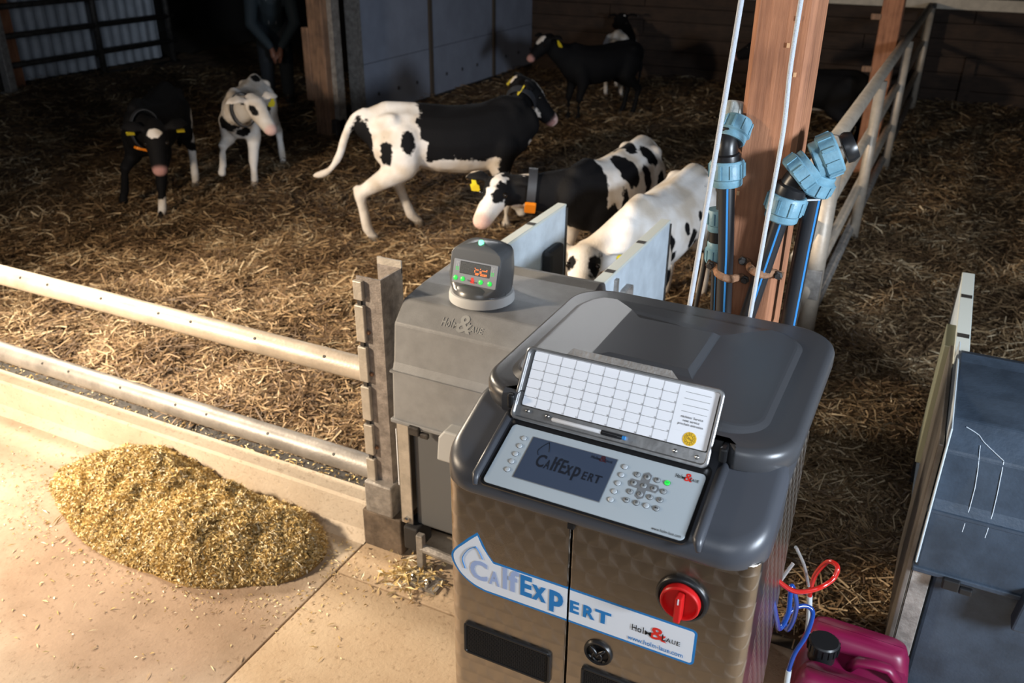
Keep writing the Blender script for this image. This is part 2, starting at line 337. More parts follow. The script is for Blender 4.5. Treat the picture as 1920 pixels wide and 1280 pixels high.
# ------------------------------------------------------------------ straw bed
def sheight(x, y):
    return .05 + .06*noise.noise((x*1.3, y*1.3, 0)) + .05*noise.noise((x*3.7, y*3.7, 3)) + .012*noise.noise((x*11, y*11, 5))
def straw_bed():
    nx, ny = 260, 200; xs = np.linspace(-11.08, 2.6, nx); ys = 2.36 + (np.linspace(0, 1, ny)**1.4)*9.96
    V = np.empty((ny, nx, 3)); 
    for j, y in enumerate(ys):
        for i, x in enumerate(xs): V[j, i] = (x, y, max(.0, sheight(x, y)-.01))
    idx = np.arange(nx*ny).reshape(ny, nx)
    Q = np.stack([idx[:-1, :-1], idx[:-1, 1:], idx[1:, 1:], idx[1:, :-1]], -1).reshape(-1, 4)
    V = V.reshape(-1, 3)
    n = 210000
    az = np.radians(RNG.uniform(-60, 8, n)); 
    dmin, dmax = 2.45, 14.0; uu = RNG.uniform(0, 1, n); r = 1/(1/dmin + uu**.85*(1/dmax-1/dmin))
    x = r*np.sin(az); y = r*np.cos(az); ok = (y > 2.42) & (x > -11.05) & (x < 2.5) & (y < 12.3)
    x, y, r = x[ok], y[ok], r[ok]; n = len(x)
    z = np.array([sheight(a, b) for a, b in zip(x, y)])
    th = np.array([noise.noise((a*2.2, b*2.2, 9))*5 for a, b in zip(x, y)]) + RNG.normal(0, .9, n)
    L = RNG.uniform(.05, .2, n)*(1+.03*r); w = RNG.uniform(.0011, .0024, n)*(1+.09*r); tilt = RNG.normal(.03, .20, n)
    dz = np.abs(RNG.normal(0, .016, n)) ; bend = RNG.normal(0, .35, n); cur = RNG.normal(0, .5, n)
    pts = []
    for s in (-1, -.33, .33, 1):
        a = th + bend*s; px = x + np.cos(a)*L/2*s; py = y + np.sin(a)*L/2*s; pz = z + dz + np.sin(tilt)*L/2*s + (1-s*s)*L*.08*cur
        pz = np.maximum(pz, .004); sx, sy = -np.sin(a)*w, np.cos(a)*w; tw = RNG.uniform(-1, 1, n)*w
        pts.append(np.stack([px-sx, py-sy, pz-tw], -1)); pts.append(np.stack([px+sx, py+sy, pz+tw], -1))
    SV = np.stack(pts, 1).reshape(-1, 3); b = np.arange(n)*8 + len(V)
    SQ = np.concatenate([np.stack([b+2*k, b+2*k+1, b+2*k+3, b+2*k+2], -1) for k in range(3)])
    rnd = np.concatenate([np.zeros(len(V)), np.repeat(np.clip(RNG.uniform(0, 1, n)**1.5 + .45*np.array([noise.noise((a*2.6, b*2.6, 21)) for a, b in zip(x, y)]), 0, 1), 8)])
    VV = np.concatenate([V, SV]); QQ = np.concatenate([Q, SQ])
    me = bpy.data.meshes.new('straw_bedding'); me.vertices.add(len(VV)); me.vertices.foreach_set('co', VV.ravel())
    me.loops.add(QQ.size); me.loops.foreach_set('vertex_index', QQ.ravel().astype(np.int32)); me.polygons.add(len(QQ))
    me.polygons.foreach_set('loop_start', np.arange(0, QQ.size, 4, dtype=np.int32)); me.polygons.foreach_set('loop_total', np.full(len(QQ), 4, dtype=np.int32))
    mi = np.zeros(len(QQ), dtype=np.int32); mi[len(Q):] = 1; me.polygons.foreach_set('material_index', mi)
    me.update(calc_edges=True)
    at_ = me.attributes.new('rnd', 'FLOAT', 'POINT'); at_.data.foreach_set('value', rnd.astype(np.float32))
    g = mat('straw_ground', (.055, .034, .018), .95, 0, 1, 40, col2=(.15, .09, .045), vscale=14)
    st = mat('straw_stalk', (.4, .25, .1), .6); nt = st.node_tree
    an = N(nt, 'ShaderNodeAttribute', attribute_name='rnd')
    nt.links.new(ramp(nt, [(0, (.095, .054, .025)), (.35, (.22, .136, .066)), (.75, (.42, .285, .150)), (1, (.72, .58, .38))], an.outputs['Fac']), nt.nodes['Principled BSDF'].inputs['Base Color'])
    me.materials.append(g); me.materials.append(st)
    o = bpy.data.objects.new('straw_bedding', me); COL.objects.link(o)
    tag(o, 'brown and golden straw bedding covering the whole pen floor', 'straw', kind='stuff')
straw_bed()

# ------------------------------------------------------------------ calf feeder (automatic milk feeder)
XL, XR, YF, YB = -.742, -.126, 1.182, 1.80
feeder = thing('milk_feeder', 'calf feeding machine of swirled stainless steel with a graphite lid and keypad', 'feeding machine', ((XL+XR)/2, 1.47, 0))
m = MB(); m.bx(XL+.018, XR-.012, 1.24, 1.735, .0, 1.2); m.build('body', SWS, feeder, bevel=.006)
FR = Plane((0, 1.196, 0), (1, 0, 0), (0, 0, 1))
seam = FR.uv(1071, 1005)[0]
def door(x0, x1, side):
    R = .035; pr = []
    if side < 0:
        pr = [(x0, 1.30)] + [(x0+R-R*cos(radians(a)), 1.197+R-R*sin(radians(a))) for a in range(0, 91, 10)] + [(x1, 1.197)]
        ins = [(x0+.008, 1.30)] + [(x0+R-(R-.008)*cos(radians(a)), 1.197+R-(R-.008)*sin(radians(a))) for a in range(0, 91, 10)] + [(x1, 1.24)]
    else:
        pr = [(x0, 1.197)] + [(x1-R+R*sin(radians(a)), 1.197+R-R*cos(radians(a))) for a in range(0, 91, 10)] + [(x1, 1.30)]
        ins = [(x0, 1.24)] + [(x1-R+(R-.008)*sin(radians(a)), 1.197+R-(R-.008)*cos(radians(a))) for a in range(0, 91, 10)] + [(x1-.008, 1.30)]
    n = MB(); n.rings([[Vector((x, y, z)) for x, y in pr+ins[::-1]] for z in (.03, 1.224)])
    return n.build('door', SWF, feeder, smooth=True, auto=25, bevel=.0025)
dl = door(XL+.010, seam-.002, -1); dr = door(seam+.002, XR-.006, 1)
# cap (console housing) with a sloping top
SL = .40
def ztop(y): return 1.262 + (y-1.19)*SL
def outline(ins, zf, ox=0):
    return [Vector((x, y, zf(y))) for x, y in rrect(XL+ins, XR-ins, YF+ins, 1.425-ins, .075-ins*.7, 10)]
m = MB(); m.rings([outline(.014, lambda y: 1.212), outline(.004, lambda y: 1.212), outline(0, lambda y: 1.218), outline(0, lambda y: ztop(y)-.028),
    outline(.002, lambda y: ztop(y)-.017), outline(.007, lambda y: ztop(y)-.008), outline(.014, lambda y: ztop(y)-.0025), outline(.022, lambda y: ztop(y))])
m.bx(XL+.012, XR-.012, 1.36, 1.80, 1.212, 1.317); cap = m.build('console_housing', CAPP, feeder, smooth=True, auto=50)
for x in (seam,):
    n = MB(); n.bx(x-.006, x+.006, 1.19, 1.2, 1.195, 1.216); n.build('door_stop', BLACK, feeder)
CP = Plane((0, 1.19, ztop(1.19)+.001), (1, 0, 0), (0, 1, SL))
def uvq(pl, *pp): return [pl.uv(*p) for p in pp]
q = uvq(CP, (966, 792), (1327, 896), (1278, 1016), (904, 901))
cu0, cu1 = (q[0][0]+q[3][0])/2, (q[1][0]+q[2][0])/2; cv0, cv1 = (q[2][1]+q[3][1])/2, (q[0][1]+q[1][1])/2
m = MB(); m.prism(rrect(cu0-.006, cu1+.006, cv0-.005, cv1+.02, .012), CP, -.004, .0006); m.build('panel_seat', BLACK, feeder)
for u, ry in ((cu0-.018, .008), (cu1+.022, .010)):
    m = MB(); m.tube([CP.P(u+.006, cv0-.008, -.004), CP.P(u, cv0+.01, .001), CP.P(u, cv1+.03, .001)], [.004, ry, ry], 12); m.build('housing_ridge', CAPP, feeder, smooth=True)
m = MB(); m.prism(rrect(cu0, cu1, cv0, cv1, .009), CP, -.001, .0022); pan = m.build('control_panel', PANEL, feeder, bevel=.0008)
H0 = .0022
q = uvq(CP, (1000, 820), (1158, 864), (1123, 942), (964, 895))
lu0, lu1, lv0, lv1 = (q[0][0]+q[3][0])/2, (q[1][0]+q[2][0])/2, (q[2][1]+q[3][1])/2, (q[0][1]+q[1][1])/2
m = MB(); m.prism(rrect(lu0-.0015, lu1+.0015, lv0-.0015, lv1+.0015, .001, 2), CP, H0-.0005, H0+.0006); m.build('display_frame', KEY, pan)
m = MB(); m.prism(rrect(lu0, lu1, lv0, lv1, .001, 2), CP, H0, H0+.001); m.build('display', LCD, pan)
# lettering of the product logo: one fitted glyph per letter, drawn on a baseline
LOGO = [('C', 0, .130, 1.0, 0), ('A', .142, .220, .72, 0), ('l', .243, .275, 1.10, 0), ('f', .285, .360, 1.10, 0), ('E', .372, .455, 1.05, 0), ('x', .455, .556, .76, 0),
        ('p', .578, .676, .80, -.30), ('E', .722, .785, .62, 0), ('R', .812, .892, .62, 0), ('T', .892, 1.0, .62, 0)]
def logo(mb, pl, u0, u1, v0, hh, sel, h, bold=.02):
    for i, (c, a, b, t, d) in enumerate(LOGO):
        if i in sel: fit(mb, c, pl, u0+a*(u1-u0), u0+b*(u1-u0), v0+d*hh, v0+t*hh, h, bold)
def logo_parts(pl, u0, u1, v0, hh, sel, h, bold, mt, parent):
    for i in sel:
        n = MB(); logo(n, pl, u0, u1, v0, hh, (i,), h, bold); n.build('letter', mt, parent)
def holm(mb_k, mb_r, pl, u0, u1, v0, v1, h, bold=.015, mb_2=None):
    w = u1-u0; t = v1-v0
    fit(mb_r, '&', pl, u0+.36*w, u0+.72*w, v0-.15*t, v0+1.55*t, h, .018)
    for c, a, b, z0, z1 in (('H', 0, .10, .1, .95), ('o', .115, .20, .1, .68), ('l', .225, .245, .1, 1.0), ('M', .27, .40, .1, .68), ('L', .62, .70, 0.1, .95), ('A', .70, .80, .1, .68), ('U', .815, .89, .1, .68), ('E', .915, .985, .1, .68)):
        fit(mb_2 if mb_2 and a > .5 else mb_k, c, pl, u0+a*w, u0+b*w, v0+z0*t, v0+z1*t, h+.0002, bold)
a = CP.uv(1003, 880); b = CP.uv(1127, 908)
m = MB(); lw = lu1-lu0; lh = lv1-lv0
logo(m, CP, lu0+.16*lw, lu0+.93*lw, lv0+.36*lh, .30*lh, range(10), H0+.0013)
dp = [(0.135, .70), (.20, .93), (.215, .72)]; pts = smoothpath([(lu0+.15*lw, lv0+.62*lh, 0), (lu0+.125*lw, lv0+.72*lh, 0), (lu0+.16*lw, lv0+.86*lh, 0), (lu0+.205*lw, lv0+.97*lh, 0)], 6)
pts2 = pts + smoothpath([(lu0+.205*lw, lv0+.97*lh, 0), (lu0+.23*lw, lv0+.86*lh, 0), (lu0+.25*lw, lv0+.75*lh, 0)], 6)
m.tube([CP.P(p[0], p[1], H0+.0012) for p in pts2], .0005, 4)
kk, rr_ = MB(), MB(); holm(kk, rr_, CP, lu0+.72*lw, lu0+.97*lw, lv0+.87*lh, lv0+.95*lh, H0+.0013)
m.build('display_lettering', LCDT, pan); kk.build('display_lettering', LCDT, pan); rr_.build('display_lettering', mat('lcd_dark_red', (.06, .015, .02), .4), pan)
def button(px, py, r, mt, sym=None):
    u, v = CP.uv(px, py); n = MB(); n.lathe(CP.P(u, v, H0-.0005), CP.n, [(r*1.12, 0), (r*1.12, .0008), (r*1.0, .0008)], 18); n.build('button_ring', INK, pan)
    n = MB(); n.lathe(CP.P(u, v, H0), CP.n, [(r, 0), (r, .0012), (r*.8, .0018), (r*.3, .0020)], 18); o = n.build('button', mt, pan, smooth=True)
    if sym:
        n = MB(); write(n, sym, CP, u, v-.0024, .0075, H0+.0025, .01, 'C'); n.build('button_symbol', INK, pan)
for px, py in ((983,823),(975,837),(967,852),(960,866),(952,881),(1172,876.5),(1165.5,891.5),(1159,907),(1152,922.5),(1145.5,938)): button(px, py, .0052, KEYL)
def kp(c, r): return (1207+18.7*c-6.8*r, 912+5.3*c+15.9*r)
cr = [(-.42,-1.35),(0,-1.62),(.42,-1.35),(.42,-.45),(1.35,-.45),(1.6,0),(1.35,.45),(.42,.45),(.42,1.35),(0,1.62),(-.42,1.35),(-.42,.45),(-1.35,.45),(-1.6,0),(-1.35,-.45),(-.42,-.45)]
cu, cv = CP.uv(*kp(0, 0)); du = CP.uv(*kp(1, 0))[0]-cu; dv = cv-CP.uv(*kp(0, 1))[1]
m = MB(); m.prism([(cu+x*du*.98, cv-y*dv*.98) for x, y in cr], CP, H0-.0005, H0+.0006); m.build('key_cross', KEY, pan)
for c, r, s in ((-1,-1,'7'),(0,-1,'8'),(1,-1,'9'),(-1,0,'4'),(0,0,'5'),(1,0,'6'),(-1,1,'1'),(0,1,'2'),(1,1,'3'),(0,2,'0'),(2,0,'^'),(1,2,'.')): button(*kp(c, r), .0052, KEYL if s == '.' else mat('key', (.30,.32,.33), .5) if 'key' not in bpy.data.materials else bpy.data.materials['key'], s)
for (c, r), arrow in (((2,-1), 0), ((2,1), 2), ((-1,2), 1), ((2,2), 1)):
    button(*kp(c, r), .0052, GREEN if arrow == 0 else bpy.data.materials['key']); u, v = CP.uv(*kp(c, r)); n = MB()
    if arrow == 1: n.prism([(u-.0034, v), (u-.0012, v+.0020), (u-.0012, v+.0006), (u+.0032, v+.0006), (u+.0032, v-.0006), (u-.0012, v-.0006), (u-.0012, v-.0020)], CP, H0+.0019, H0+.0026)
    elif arrow == 2:
        for w in (0, 1, 2, 3): n.box(CP.P(u+(.002, -.002, 0, 0)[w], v+(0, 0, .002, -.002)[w], H0+.0023), (.0006 if w < 2 else .0028, .0028 if w < 2 else .0006, .0006))
    else:
        for k in (-1, 0, 1): n.lathe(CP.P(u+k*.002, v, H0+.0019), CP.n, [(.0006, 0), (.0006, .0006)], 6)
    n.build('button_symbol', INK, pan)
a = CP.uv(1267, 893); b = CP.uv(1311, 905); kk, rr_ = MB(), MB(); holm(kk, rr_, CP, a[0], b[0], a[1]-.004, a[1]+.006, H0+.0004); kk.build('maker_lettering', INK, pan); rr_.build('maker_lettering', PRED, pan)
a = CP.uv(1220, 995); b = CP.uv(1275, 1012); m = MB(); fit(m, 'www.holm-laue.com', CP, a[0], b[0], (a[1]+b[1])/2+.002, (a[1]+b[1])/2+.008, H0+.0004); m.build('web_address', INK, pan)
# lid: rounded plate with a notch at the front for the calendar board
LZ, LY0, LY1 = 1.362, 1.322, 1.895; LX0, LX1 = XL+.004, XR+.004
def lidpt(ins, z):
    out = rrect(LX0+ins, LX1-ins, LY0+ins, LY1-ins, .095-ins*.6, 12); res = []
    nl, nr = on(2, LZ-.02, 948, 748)[0]+.006, on(2, LZ-.02, 1364, 862)[0]-.004
    o2 = []
    for i, (x, y) in enumerate(out):
        o2.append((x, y))
        if i == 38:    # after the front-left corner: step back into the notch
            o2 += [(nl-.012, LY0+ins), (nl, LY0+ins+.012), (nl+.004, LY0+.032), (nr-.004, LY0+.032), (nr, LY0+ins+.012), (nr+.012, LY0+ins)]
    return [Vector((x, y, z)) for x, y in o2]
m = MB(); m.rings([lidpt(.006, LZ-.046), lidpt(0, LZ-.040), lidpt(0, LZ-.016), lidpt(.003, LZ-.007), lidpt(.008, LZ-.002), lidpt(.016, LZ)])
lid = m.build('lid', LIDP, feeder, smooth=True, auto=50)
# raised plateau of the lid: left and right facets fall away from a flat middle
PX0, PX1, PY0, PY1 = -.703, -.180, 1.366, 1.830
c1, c2 = -.552, -.360
def hplat(x, y):
    if x < c1: h = .036 - (c1-x)*.215
    elif x < c2: h = .036
    elif x < c2+.012: h = .036 - (x-c2)*.9
    else: h = .0252 - (x-c2-.012)*.115
    return max(.0015, min(h, .002+(PY1-y)*.55 if y > PY1-.08 else h))
rs = []; NP = 60
for d, f in [(0, 0), (.003, .12), (.008, .5), (.014, .85), (.019, .97), (.024, 1)] + [(.024+.2*t, 1) for t in np.linspace(.012, 1, 90)]:
    sx = max(.004, (PX1-PX0)/2-d*1.0); rs.append((d, f))
m = MB(); cx, cy = (PX0+PX1)/2, (PY0+PY1)/2; base = rrect(PX0, PX1, PY0, PY1, .075, 24); ring = []
hx, hy = (PX1-PX0)/2, (PY1-PY0)/2
for d, f in rs:
    k = max(0.01, 1-d/.224); dd = min(d, .024)
    if d <= .024: o = rrect(PX0+d, PX1-d, PY0+d, PY1-d, .075-d*.8, 24)
    else:
        b0 = rrect(PX0+.024, PX1-.024, PY0+.024, PY1-.024, .075-.024*.8, 24); k = max(.004, 1-(d-.024)/.2); o = [(cx+(x-cx)*k, cy+(y-cy)*k) for x, y in b0]
    ring.append([Vector((x, y, LZ-.001+f*max(.002, hplat(x, y)))) for x, y in o])
m.rings(ring); m.build('lid_plateau', LIDP, lid, smooth=True, auto=4)
for x, s in ((on(2, LZ-.02, 950, 750)[0]-.004, 1), (on(2, LZ-.02, 1364, 862)[0]+.004, -1)):
    m = MB(); m.box((x+s*.014, LY0+.02, LZ-.018), (.014, .05, .03)); m.build('hinge_lug', BLACK, feeder, bevel=.004)
# calendar board
TA = radians(56); CB = Plane((0, 1.335, 1.356), (1, 0, 0), (0, cos(TA), sin(TA)))
q = uvq(CB, (987, 646), (1361, 733), (1326, 882), (962, 782))
bu0, bu1, bv0, bv1 = (q[0][0]+q[3][0])/2, (q[1][0]+q[2][0])/2, (q[2][1]+q[3][1])/2, (q[0][1]+q[1][1])/2
m = MB(); m.prism(rrect(bu0, bu1, bv0, bv1, .012), CB, -.004, -.001); 
m.rings([[CB.P(u, v, h) for u, v in rrect(bu0+i, bu1-i, bv0+i, bv1-i, .012-i*.6)] for i, h in ((0, -.001), (0, .004), (.0015, .0055), (.005, .0055), (.0065, .003), (.0075, -.001))], False, False)
cal = m.build('calendar_board', STEELD, feeder, smooth=True, auto=40)
q = uvq(CB, (1005, 657), (1349, 738), (1325, 848), (979, 757))
su0, su1, sv0, sv1 = (q[0][0]+q[3][0])/2, (q[1][0]+q[2][0])/2, (q[2][1]+q[3][1])/2, (q[0][1]+q[1][1])/2
m = MB(); m.prism(rrect(su0-.0015, su1+.0015, sv0-.002, sv1+.002, .003), CB, -.001, .0003); m.build('sheet_edge', INK, cal)
m = MB(); m.prism(rrect(su0, su1, sv0, sv1, .003), CB, -.001, .0008); m.build('calendar_sheet', PAPER, cal)
sw_, sh_ = su1-su0, sv1-sv0; gw = .80*sw_; g = MB(); hP = .0012
def line(mb, pl, u0, v0, u1, v1, w, h=hP):
    d = Vector((u1-u0, v1-v0)); d.normalize(); n = Vector((-d.y, d.x))*w/2
    mb.add([pl.P(u0+n.x, v0+n.y, h), pl.P(u1+n.x, v1+n.y, h), pl.P(u1-n.x, v1-n.y, h), pl.P(u0-n.x, v0-n.y, h)], [(0,1,2,3)])
for i in range(1, 11): line(g, CB, su0+gw*i/10, sv0, su0+gw*i/10, sv1, .0005)
for j in range(1, 6): line(g, CB, su0, sv0+sh_*j/6, su0+gw, sv0+sh_*j/6, .0006)
for k in range(4): line(g, CB, su0+.835*sw_, sv1-sh_*(.10+.11*k), su0+.965*sw_, sv1-sh_*(.10+.11*k), .0006)
g.build('printed_grid', INK, cal)
g = MB()
for j in range(6):
    for i in range(10): write(g, str(j*10+i+1), CB, su0+gw*(i+1)/10-.0006, sv1-sh_*(j+1)/6+.0008, .0038, hP, 0, 'R')
for k, t in enumerate(('nächster Service', 'next service', 'prochain entretien')): write(g, t, CB, su0+.895*sw_, sv1-sh_*(.535+.062*k), .0062, hP, .005, 'C')
g.build('printed_numbers', INK, cal)
u, v = CB.uv(1293, 823); R = .0125
m = MB(); m.lathe(CB.P(u, v, .0008), CB.n, [(R, 0), (R, .0005)], 32); m.build('service_sticker', YEL, cal)
g = MB(); R2 = R*.5
for k in range(12):
    a = 2*pi*(k+.5)/12; line(g, CB, u+R*.5*cos(a), v+R*.5*sin(a), u+R*.96*cos(a), v+R*.96*sin(a), .0005, .0015)
    a = pi/2-2*pi*k/12; write(g, str(k if k else 12), CB, u+R*.75*cos(a), v+R*.75*sin(a)-.0012, .0034, .0015, 0, 'C')
for k in range(24):
    a, b = 2*pi*k/24, 2*pi*(k+1)/24; line(g, CB, u+R2*cos(a), v+R2*sin(a), u+R2*cos(b), v+R2*sin(b), .0005, .0015)
a0 = radians(-30)
vs, fs = glyph('2019', .01); w = max(x for x, y, z in vs)
g.add([CB.P(u+((x-w/2)*cos(a0)-(y-.35)*sin(a0))*.0047, v+((x-w/2)*sin(a0)+(y-.35)*cos(a0))*.0047, .0015) for x, y, z in vs], fs)
g.build('sticker_print', INK, cal)
# board tab, screw strip, screws
q = uvq(CB, (1062, 655), (1075, 650), (1250, 690), (1275, 708)); zb = bv1-.002
m = MB(); m.prism([(q[0][0], zb), (q[0][0]+.012, zb+.016), (q[3][0]-.018, zb+.016), (q[3][0], zb)], CB, -.004, -.002); m.build('tab', GALVB, cal)
m = MB(); m.prism([(bu0+.008, bv0+.008), (bu1-.008, bv0+.008), (bu1-.008, sv0-.003), (bu0+.008, sv0-.003)], CB, -.001, .0006); m.build('screw_strip', STEELD, cal)
for px, py in ((990, 770), (1027, 780), (1266, 845), (1307, 857)):
    u, v = CB.uv(px, py); m = MB(); m.lathe(CB.P(u, v, .0005), CB.n, [(.0042, 0), (.0042, .001), (.0036, .0025), (.002, .0035), (.0012, .0032)], 14); m.build('screw', STEEL, cal, smooth=True)
# marker pen lying in the tray
p0, p1 = CB.uv(1036, 788), CB.uv(1174, 822); vv = (p0[1]+p1[1])/2+.001
pen = thing('marker_pen', 'white marker pen with a black cap lying in the calendar board tray', 'pen', CB.P((p0[0]+p1[0])/2, vv, .0035))
L = p1[0]-p0[0]; ax = Vector((1, 0, 0)); pb = CB.P(p0[0], vv, .0052)
m = MB(); m.lathe(pb, ax, [(.0028, 0), (.0042, .002), (.0042, L*.70)], 16); m.build('barrel', WHITEP, pen, smooth=True, auto=40)
m = MB(); m.lathe(pb+ax*L*.68, ax, [(.0045, 0), (.0048, .002), (.0046, L*.26), (.0035, L*.28)], 16); m.build('cap', BLACK, pen, smooth=True, auto=40)
m = MB(); m.lathe(pb+ax*L*.96, ax, [(.0038, 0), (.0038, L*.04)], 16); m.build('tip_ring', BLUEL, pen)
m = MB(); m.box(pb+ax*L*.8+CB.n*.0052, (L*.2, .0022, .0015)); m.build('clip', BLACK, pen)
# sticker on the doors: teardrop head and banner
D = FR.uv
def dpts(pp): return [D(800+x/2.909, 960+y/2.909) for x, y in pp]
tip = dpts([(275, 112)])[0]; left = dpts([(136, 250)])[0][0]; vT = (dpts([(362, 264)])[0][1]+dpts([(1420, 640)])[0][1])/2; vB = (dpts([(300, 420)])[0][1]+dpts([(1430, 842)])[0][1])/2; uR = dpts([(1470, 720)])[0][0]; uj = dpts([(362, 264)])[0][0]
def band(ins):
    cvx = [(tip[0], tip[1]-ins*1.5, 0), (left+.030+ins, tip[1]-.030-ins*.5, 0), (left+ins, (tip[1]+vB)/2, 0), (left+.012+ins, vB+.034, 0), (left+.045, vB+.008+ins, 0), (left+.075, vB+ins, 0)]
    o = [(p[0], p[1]) for p in smoothpath(cvx, 6)]
    o += [(uR-.010, vB+ins)] + [(uR-ins-(.010-ins)*(1-sin(radians(a))), vB+ins+(.010-ins)*(1-cos(radians(a)))) for a in (15, 35, 55, 75, 90)]
    o += [(uR-ins-(.010-ins)*(1-cos(radians(a))), vT-ins-(.010-ins)*(1-sin(radians(a)))) for a in (0, 20, 40, 60, 80, 90)]
    o += [(uj, vT-ins), (uj-.012, vT+.014-ins*.7), (tip[0]+.014-ins*.7, (tip[1]*.55+vT*.45)-ins)]
    return o
def clipband(o, x, side):    # keep the half of the outline left / right of the door seam
    r = []
    for i in range(len(o)):
        a, b = o[i], o[(i+1) % len(o)]; ia, ib = (a[0] < x) == (side < 0), (b[0] < x) == (side < 0)
        if ia: r.append(a)
        if ia != ib: t = (x-a[0])/(b[0]-a[0]); r.append((x, a[1]+t*(b[1]-a[1])))
    return r
for dd, sd in ((dl, -1), (dr, 1)):
    x = seam+.0022*sd
    m = MB(); m.prism(clipband(band(0), x, sd), FR, -.003, .0002-.001); st_ = m.build('label_border', PBLUE, dd)
    m = MB(); m.prism(clipband(band(.0048), x, sd), FR, -.003, .0004-.001); m.build('label', WHITEP, dd)
b0 = D(800+238/2.909, 960+352/2.909); b1 = D(800+1003/2.909, 960+622/2.909); vb = (b0[1]+b1[1])/2
hC = (D(800+290/2.909, 960+268/2.909)[1]-D(800+290/2.909, 960+372/2.909)[1])
H1 = .0002
logo_parts(FR, b0[0], b1[0], vb, hC, (0, 1, 2, 3), H1, .03, PBLUE2, dl)
logo_parts(FR, b0[0], b1[0], vb, hC, (4, 5, 6), H1, .04, PBLUE, dl); m = MB()
dpp = dpts([(210, 305), (195, 250), (225, 205), (268, 188)]); dp2 = dpts([(268, 188), (288, 220), (305, 258)])
m.tube([FR.P(p[0], p[1], H1) for p in smoothpath([(x, y, 0) for x, y in dpp], 6)+smoothpath([(x, y, 0) for x, y in dp2], 4)], .0009, 4); m.build('drop_outline', PBLUE, dl)
logo_parts(FR, b0[0], b1[0], vb, hC, (7, 8, 9), H1, .04, PBLUE, dr); m = MB()
w0 = D(800+1095/2.909, 960+685/2.909); w1 = D(800+1395/2.909, 960+800/2.909); fit(m, 'www.holm-laue.com', FR, w0[0], w1[0], w1[1]+.002, w1[1]+.013, H1, .01); m.build('web_address', PBLUE, dr)
h0 = D(800+1118/2.909, 960+640/2.909); h1 = D(800+1385/2.909, 960+735/2.909); kk, rr_ = MB(), MB(); hv = h1[1]
k2 = MB(); holm(kk, rr_, FR, h0[0], h1[0], hv-.001, hv+.016, H1, .015, k2); k2.build('maker_lettering', INK, dr); kk.build('maker_lettering', INK, dr); rr_.build('maker_lettering', PRED, dr)
# vents
def vent(px0, py0, px1, py1, dd, vbot=None):
    u0, v1 = D(px0, py0); u1, v2 = D(px1, py1); 
    if vbot: v0 = vbot
    else: v0 = v1-.082
    n = MB(); n.rings([[FR.P(u, v, h) for u, v in rrect(u0+i, u1-i, v0+i, v1-i, .008-i*.5)] for i, h in ((0, -.002), (0, .004), (.0015, .0055), (.005, .0055), (.006, .002))], True, False)
    o = n.build('vent_grille', BLACK, dd, smooth=True, auto=40); g = MB(); k = 0
    nu, nv = int((u1-u0-.012)/.0042), int((v1-v0-.012)/.0036)
    for i in range(nu+1): x = u0+.006+(u1-u0-.012)*i/nu; g.box(FR.P(x, (v0+v1)/2, .002), (.0014, .003, v1-v0-.012))
    for j in range(nv+1): y = v0+.006+(v1-v0-.012)*j/nv; g.box(FR.P((u0+u1)/2, y, .0028), (u1-u0-.012, .003, .0012))
    q = g.build('mesh_wires', BLACK, o); q['kind'] = 'stuff'
vent(871, 1163, 1034, 1222, dl); vent(1091, 1246, 1262, 1312, dr)
# round push latch
u, v = D(1121.5, 1223); R = .031*.93
m = MB(); m.lathe(FR.P(u, v, -.002), FR.n, [(R, 0), (R, .004), (R*.93, .007), (R*.78, .006), (R*.72, .001)], 32); la = m.build('door_latch', BLACK, dr, smooth=True, auto=50)
m = MB(); m.tube([FR.P(u-R*.45, v+R*.42, .004), FR.P(u-R*.12, v+R*.12, .005), FR.P(u, v-R*.1, .005), FR.P(u+R*.12, v+R*.12, .005), FR.P(u+R*.45, v+R*.42, .004)], [.003, .0042, .0048, .0042, .003], 8, round_ends=True)
m.tube([FR.P(u+R*.33*cos(a), v-R*.25+R*.33*sin(a), .005) for a in np.linspace(0, 2*pi, 17)[:-1]], .0018, 6, close=True); m.build('latch_ring', BLACK, dr, smooth=True)
# main switch
u, v = D(1279, 1121); e = abs(D(1328, 1135)[0]-D(1229, 1107)[0])/2
sk = Plane(FR.P(u, v), (1, 0, 0), (0, 0, 1))
m = MB(); m.lathe(FR.P(u, v, -.002), FR.n, [(e, 0), (e, .005), (e*.95, .009), (e*.86, .010), (e*.84, .006)], 40); m.lathe(FR.P(u, v-e*.99, 0), FR.n, [(.004, 0), (.004, .006)], 10); m.build('switch_plate', BLACK, dr, smooth=True, auto=50)
m = MB(); m.lathe(FR.P(u, v, .002), FR.n, [(e*.75, 0), (e*.75, .014), (e*.71, .016), (e*.66, .016), (e*.60, .008), (.001, .008)], 40); m.build('switch_rim', REDP, dr, smooth=True, auto=40)
m = MB(); m.box(FR.P(u+.001, v-.003, .020), (e*.26, .026, e*1.15)); sk = m.build('switch_handle', REDP, dr, bevel=.0025)
m = MB(); m.box(FR.P(u+.001, v-.003+e*.45, .0333), (.0022, .0008, e*.26)); m.build('switch_mark', WHITEP, dr)
# side rivet strip on the cabinet's right edge
m = MB(); m.bx(XR-.012, XR-.0105, 1.243, 1.25, .05, 1.2); m.build('edge_strip', STEEL, feeder)
for k in range(3):
    m = MB(); m.bx(XL+.05+k*.25, XL+.09+k*.25, 1.3, 1.34, -.0, .03); 
m = MB(); m.bx(XL+.03, XR-.03, 1.22, 1.7, 0, .03); m.build('plinth', BLACK, feeder)

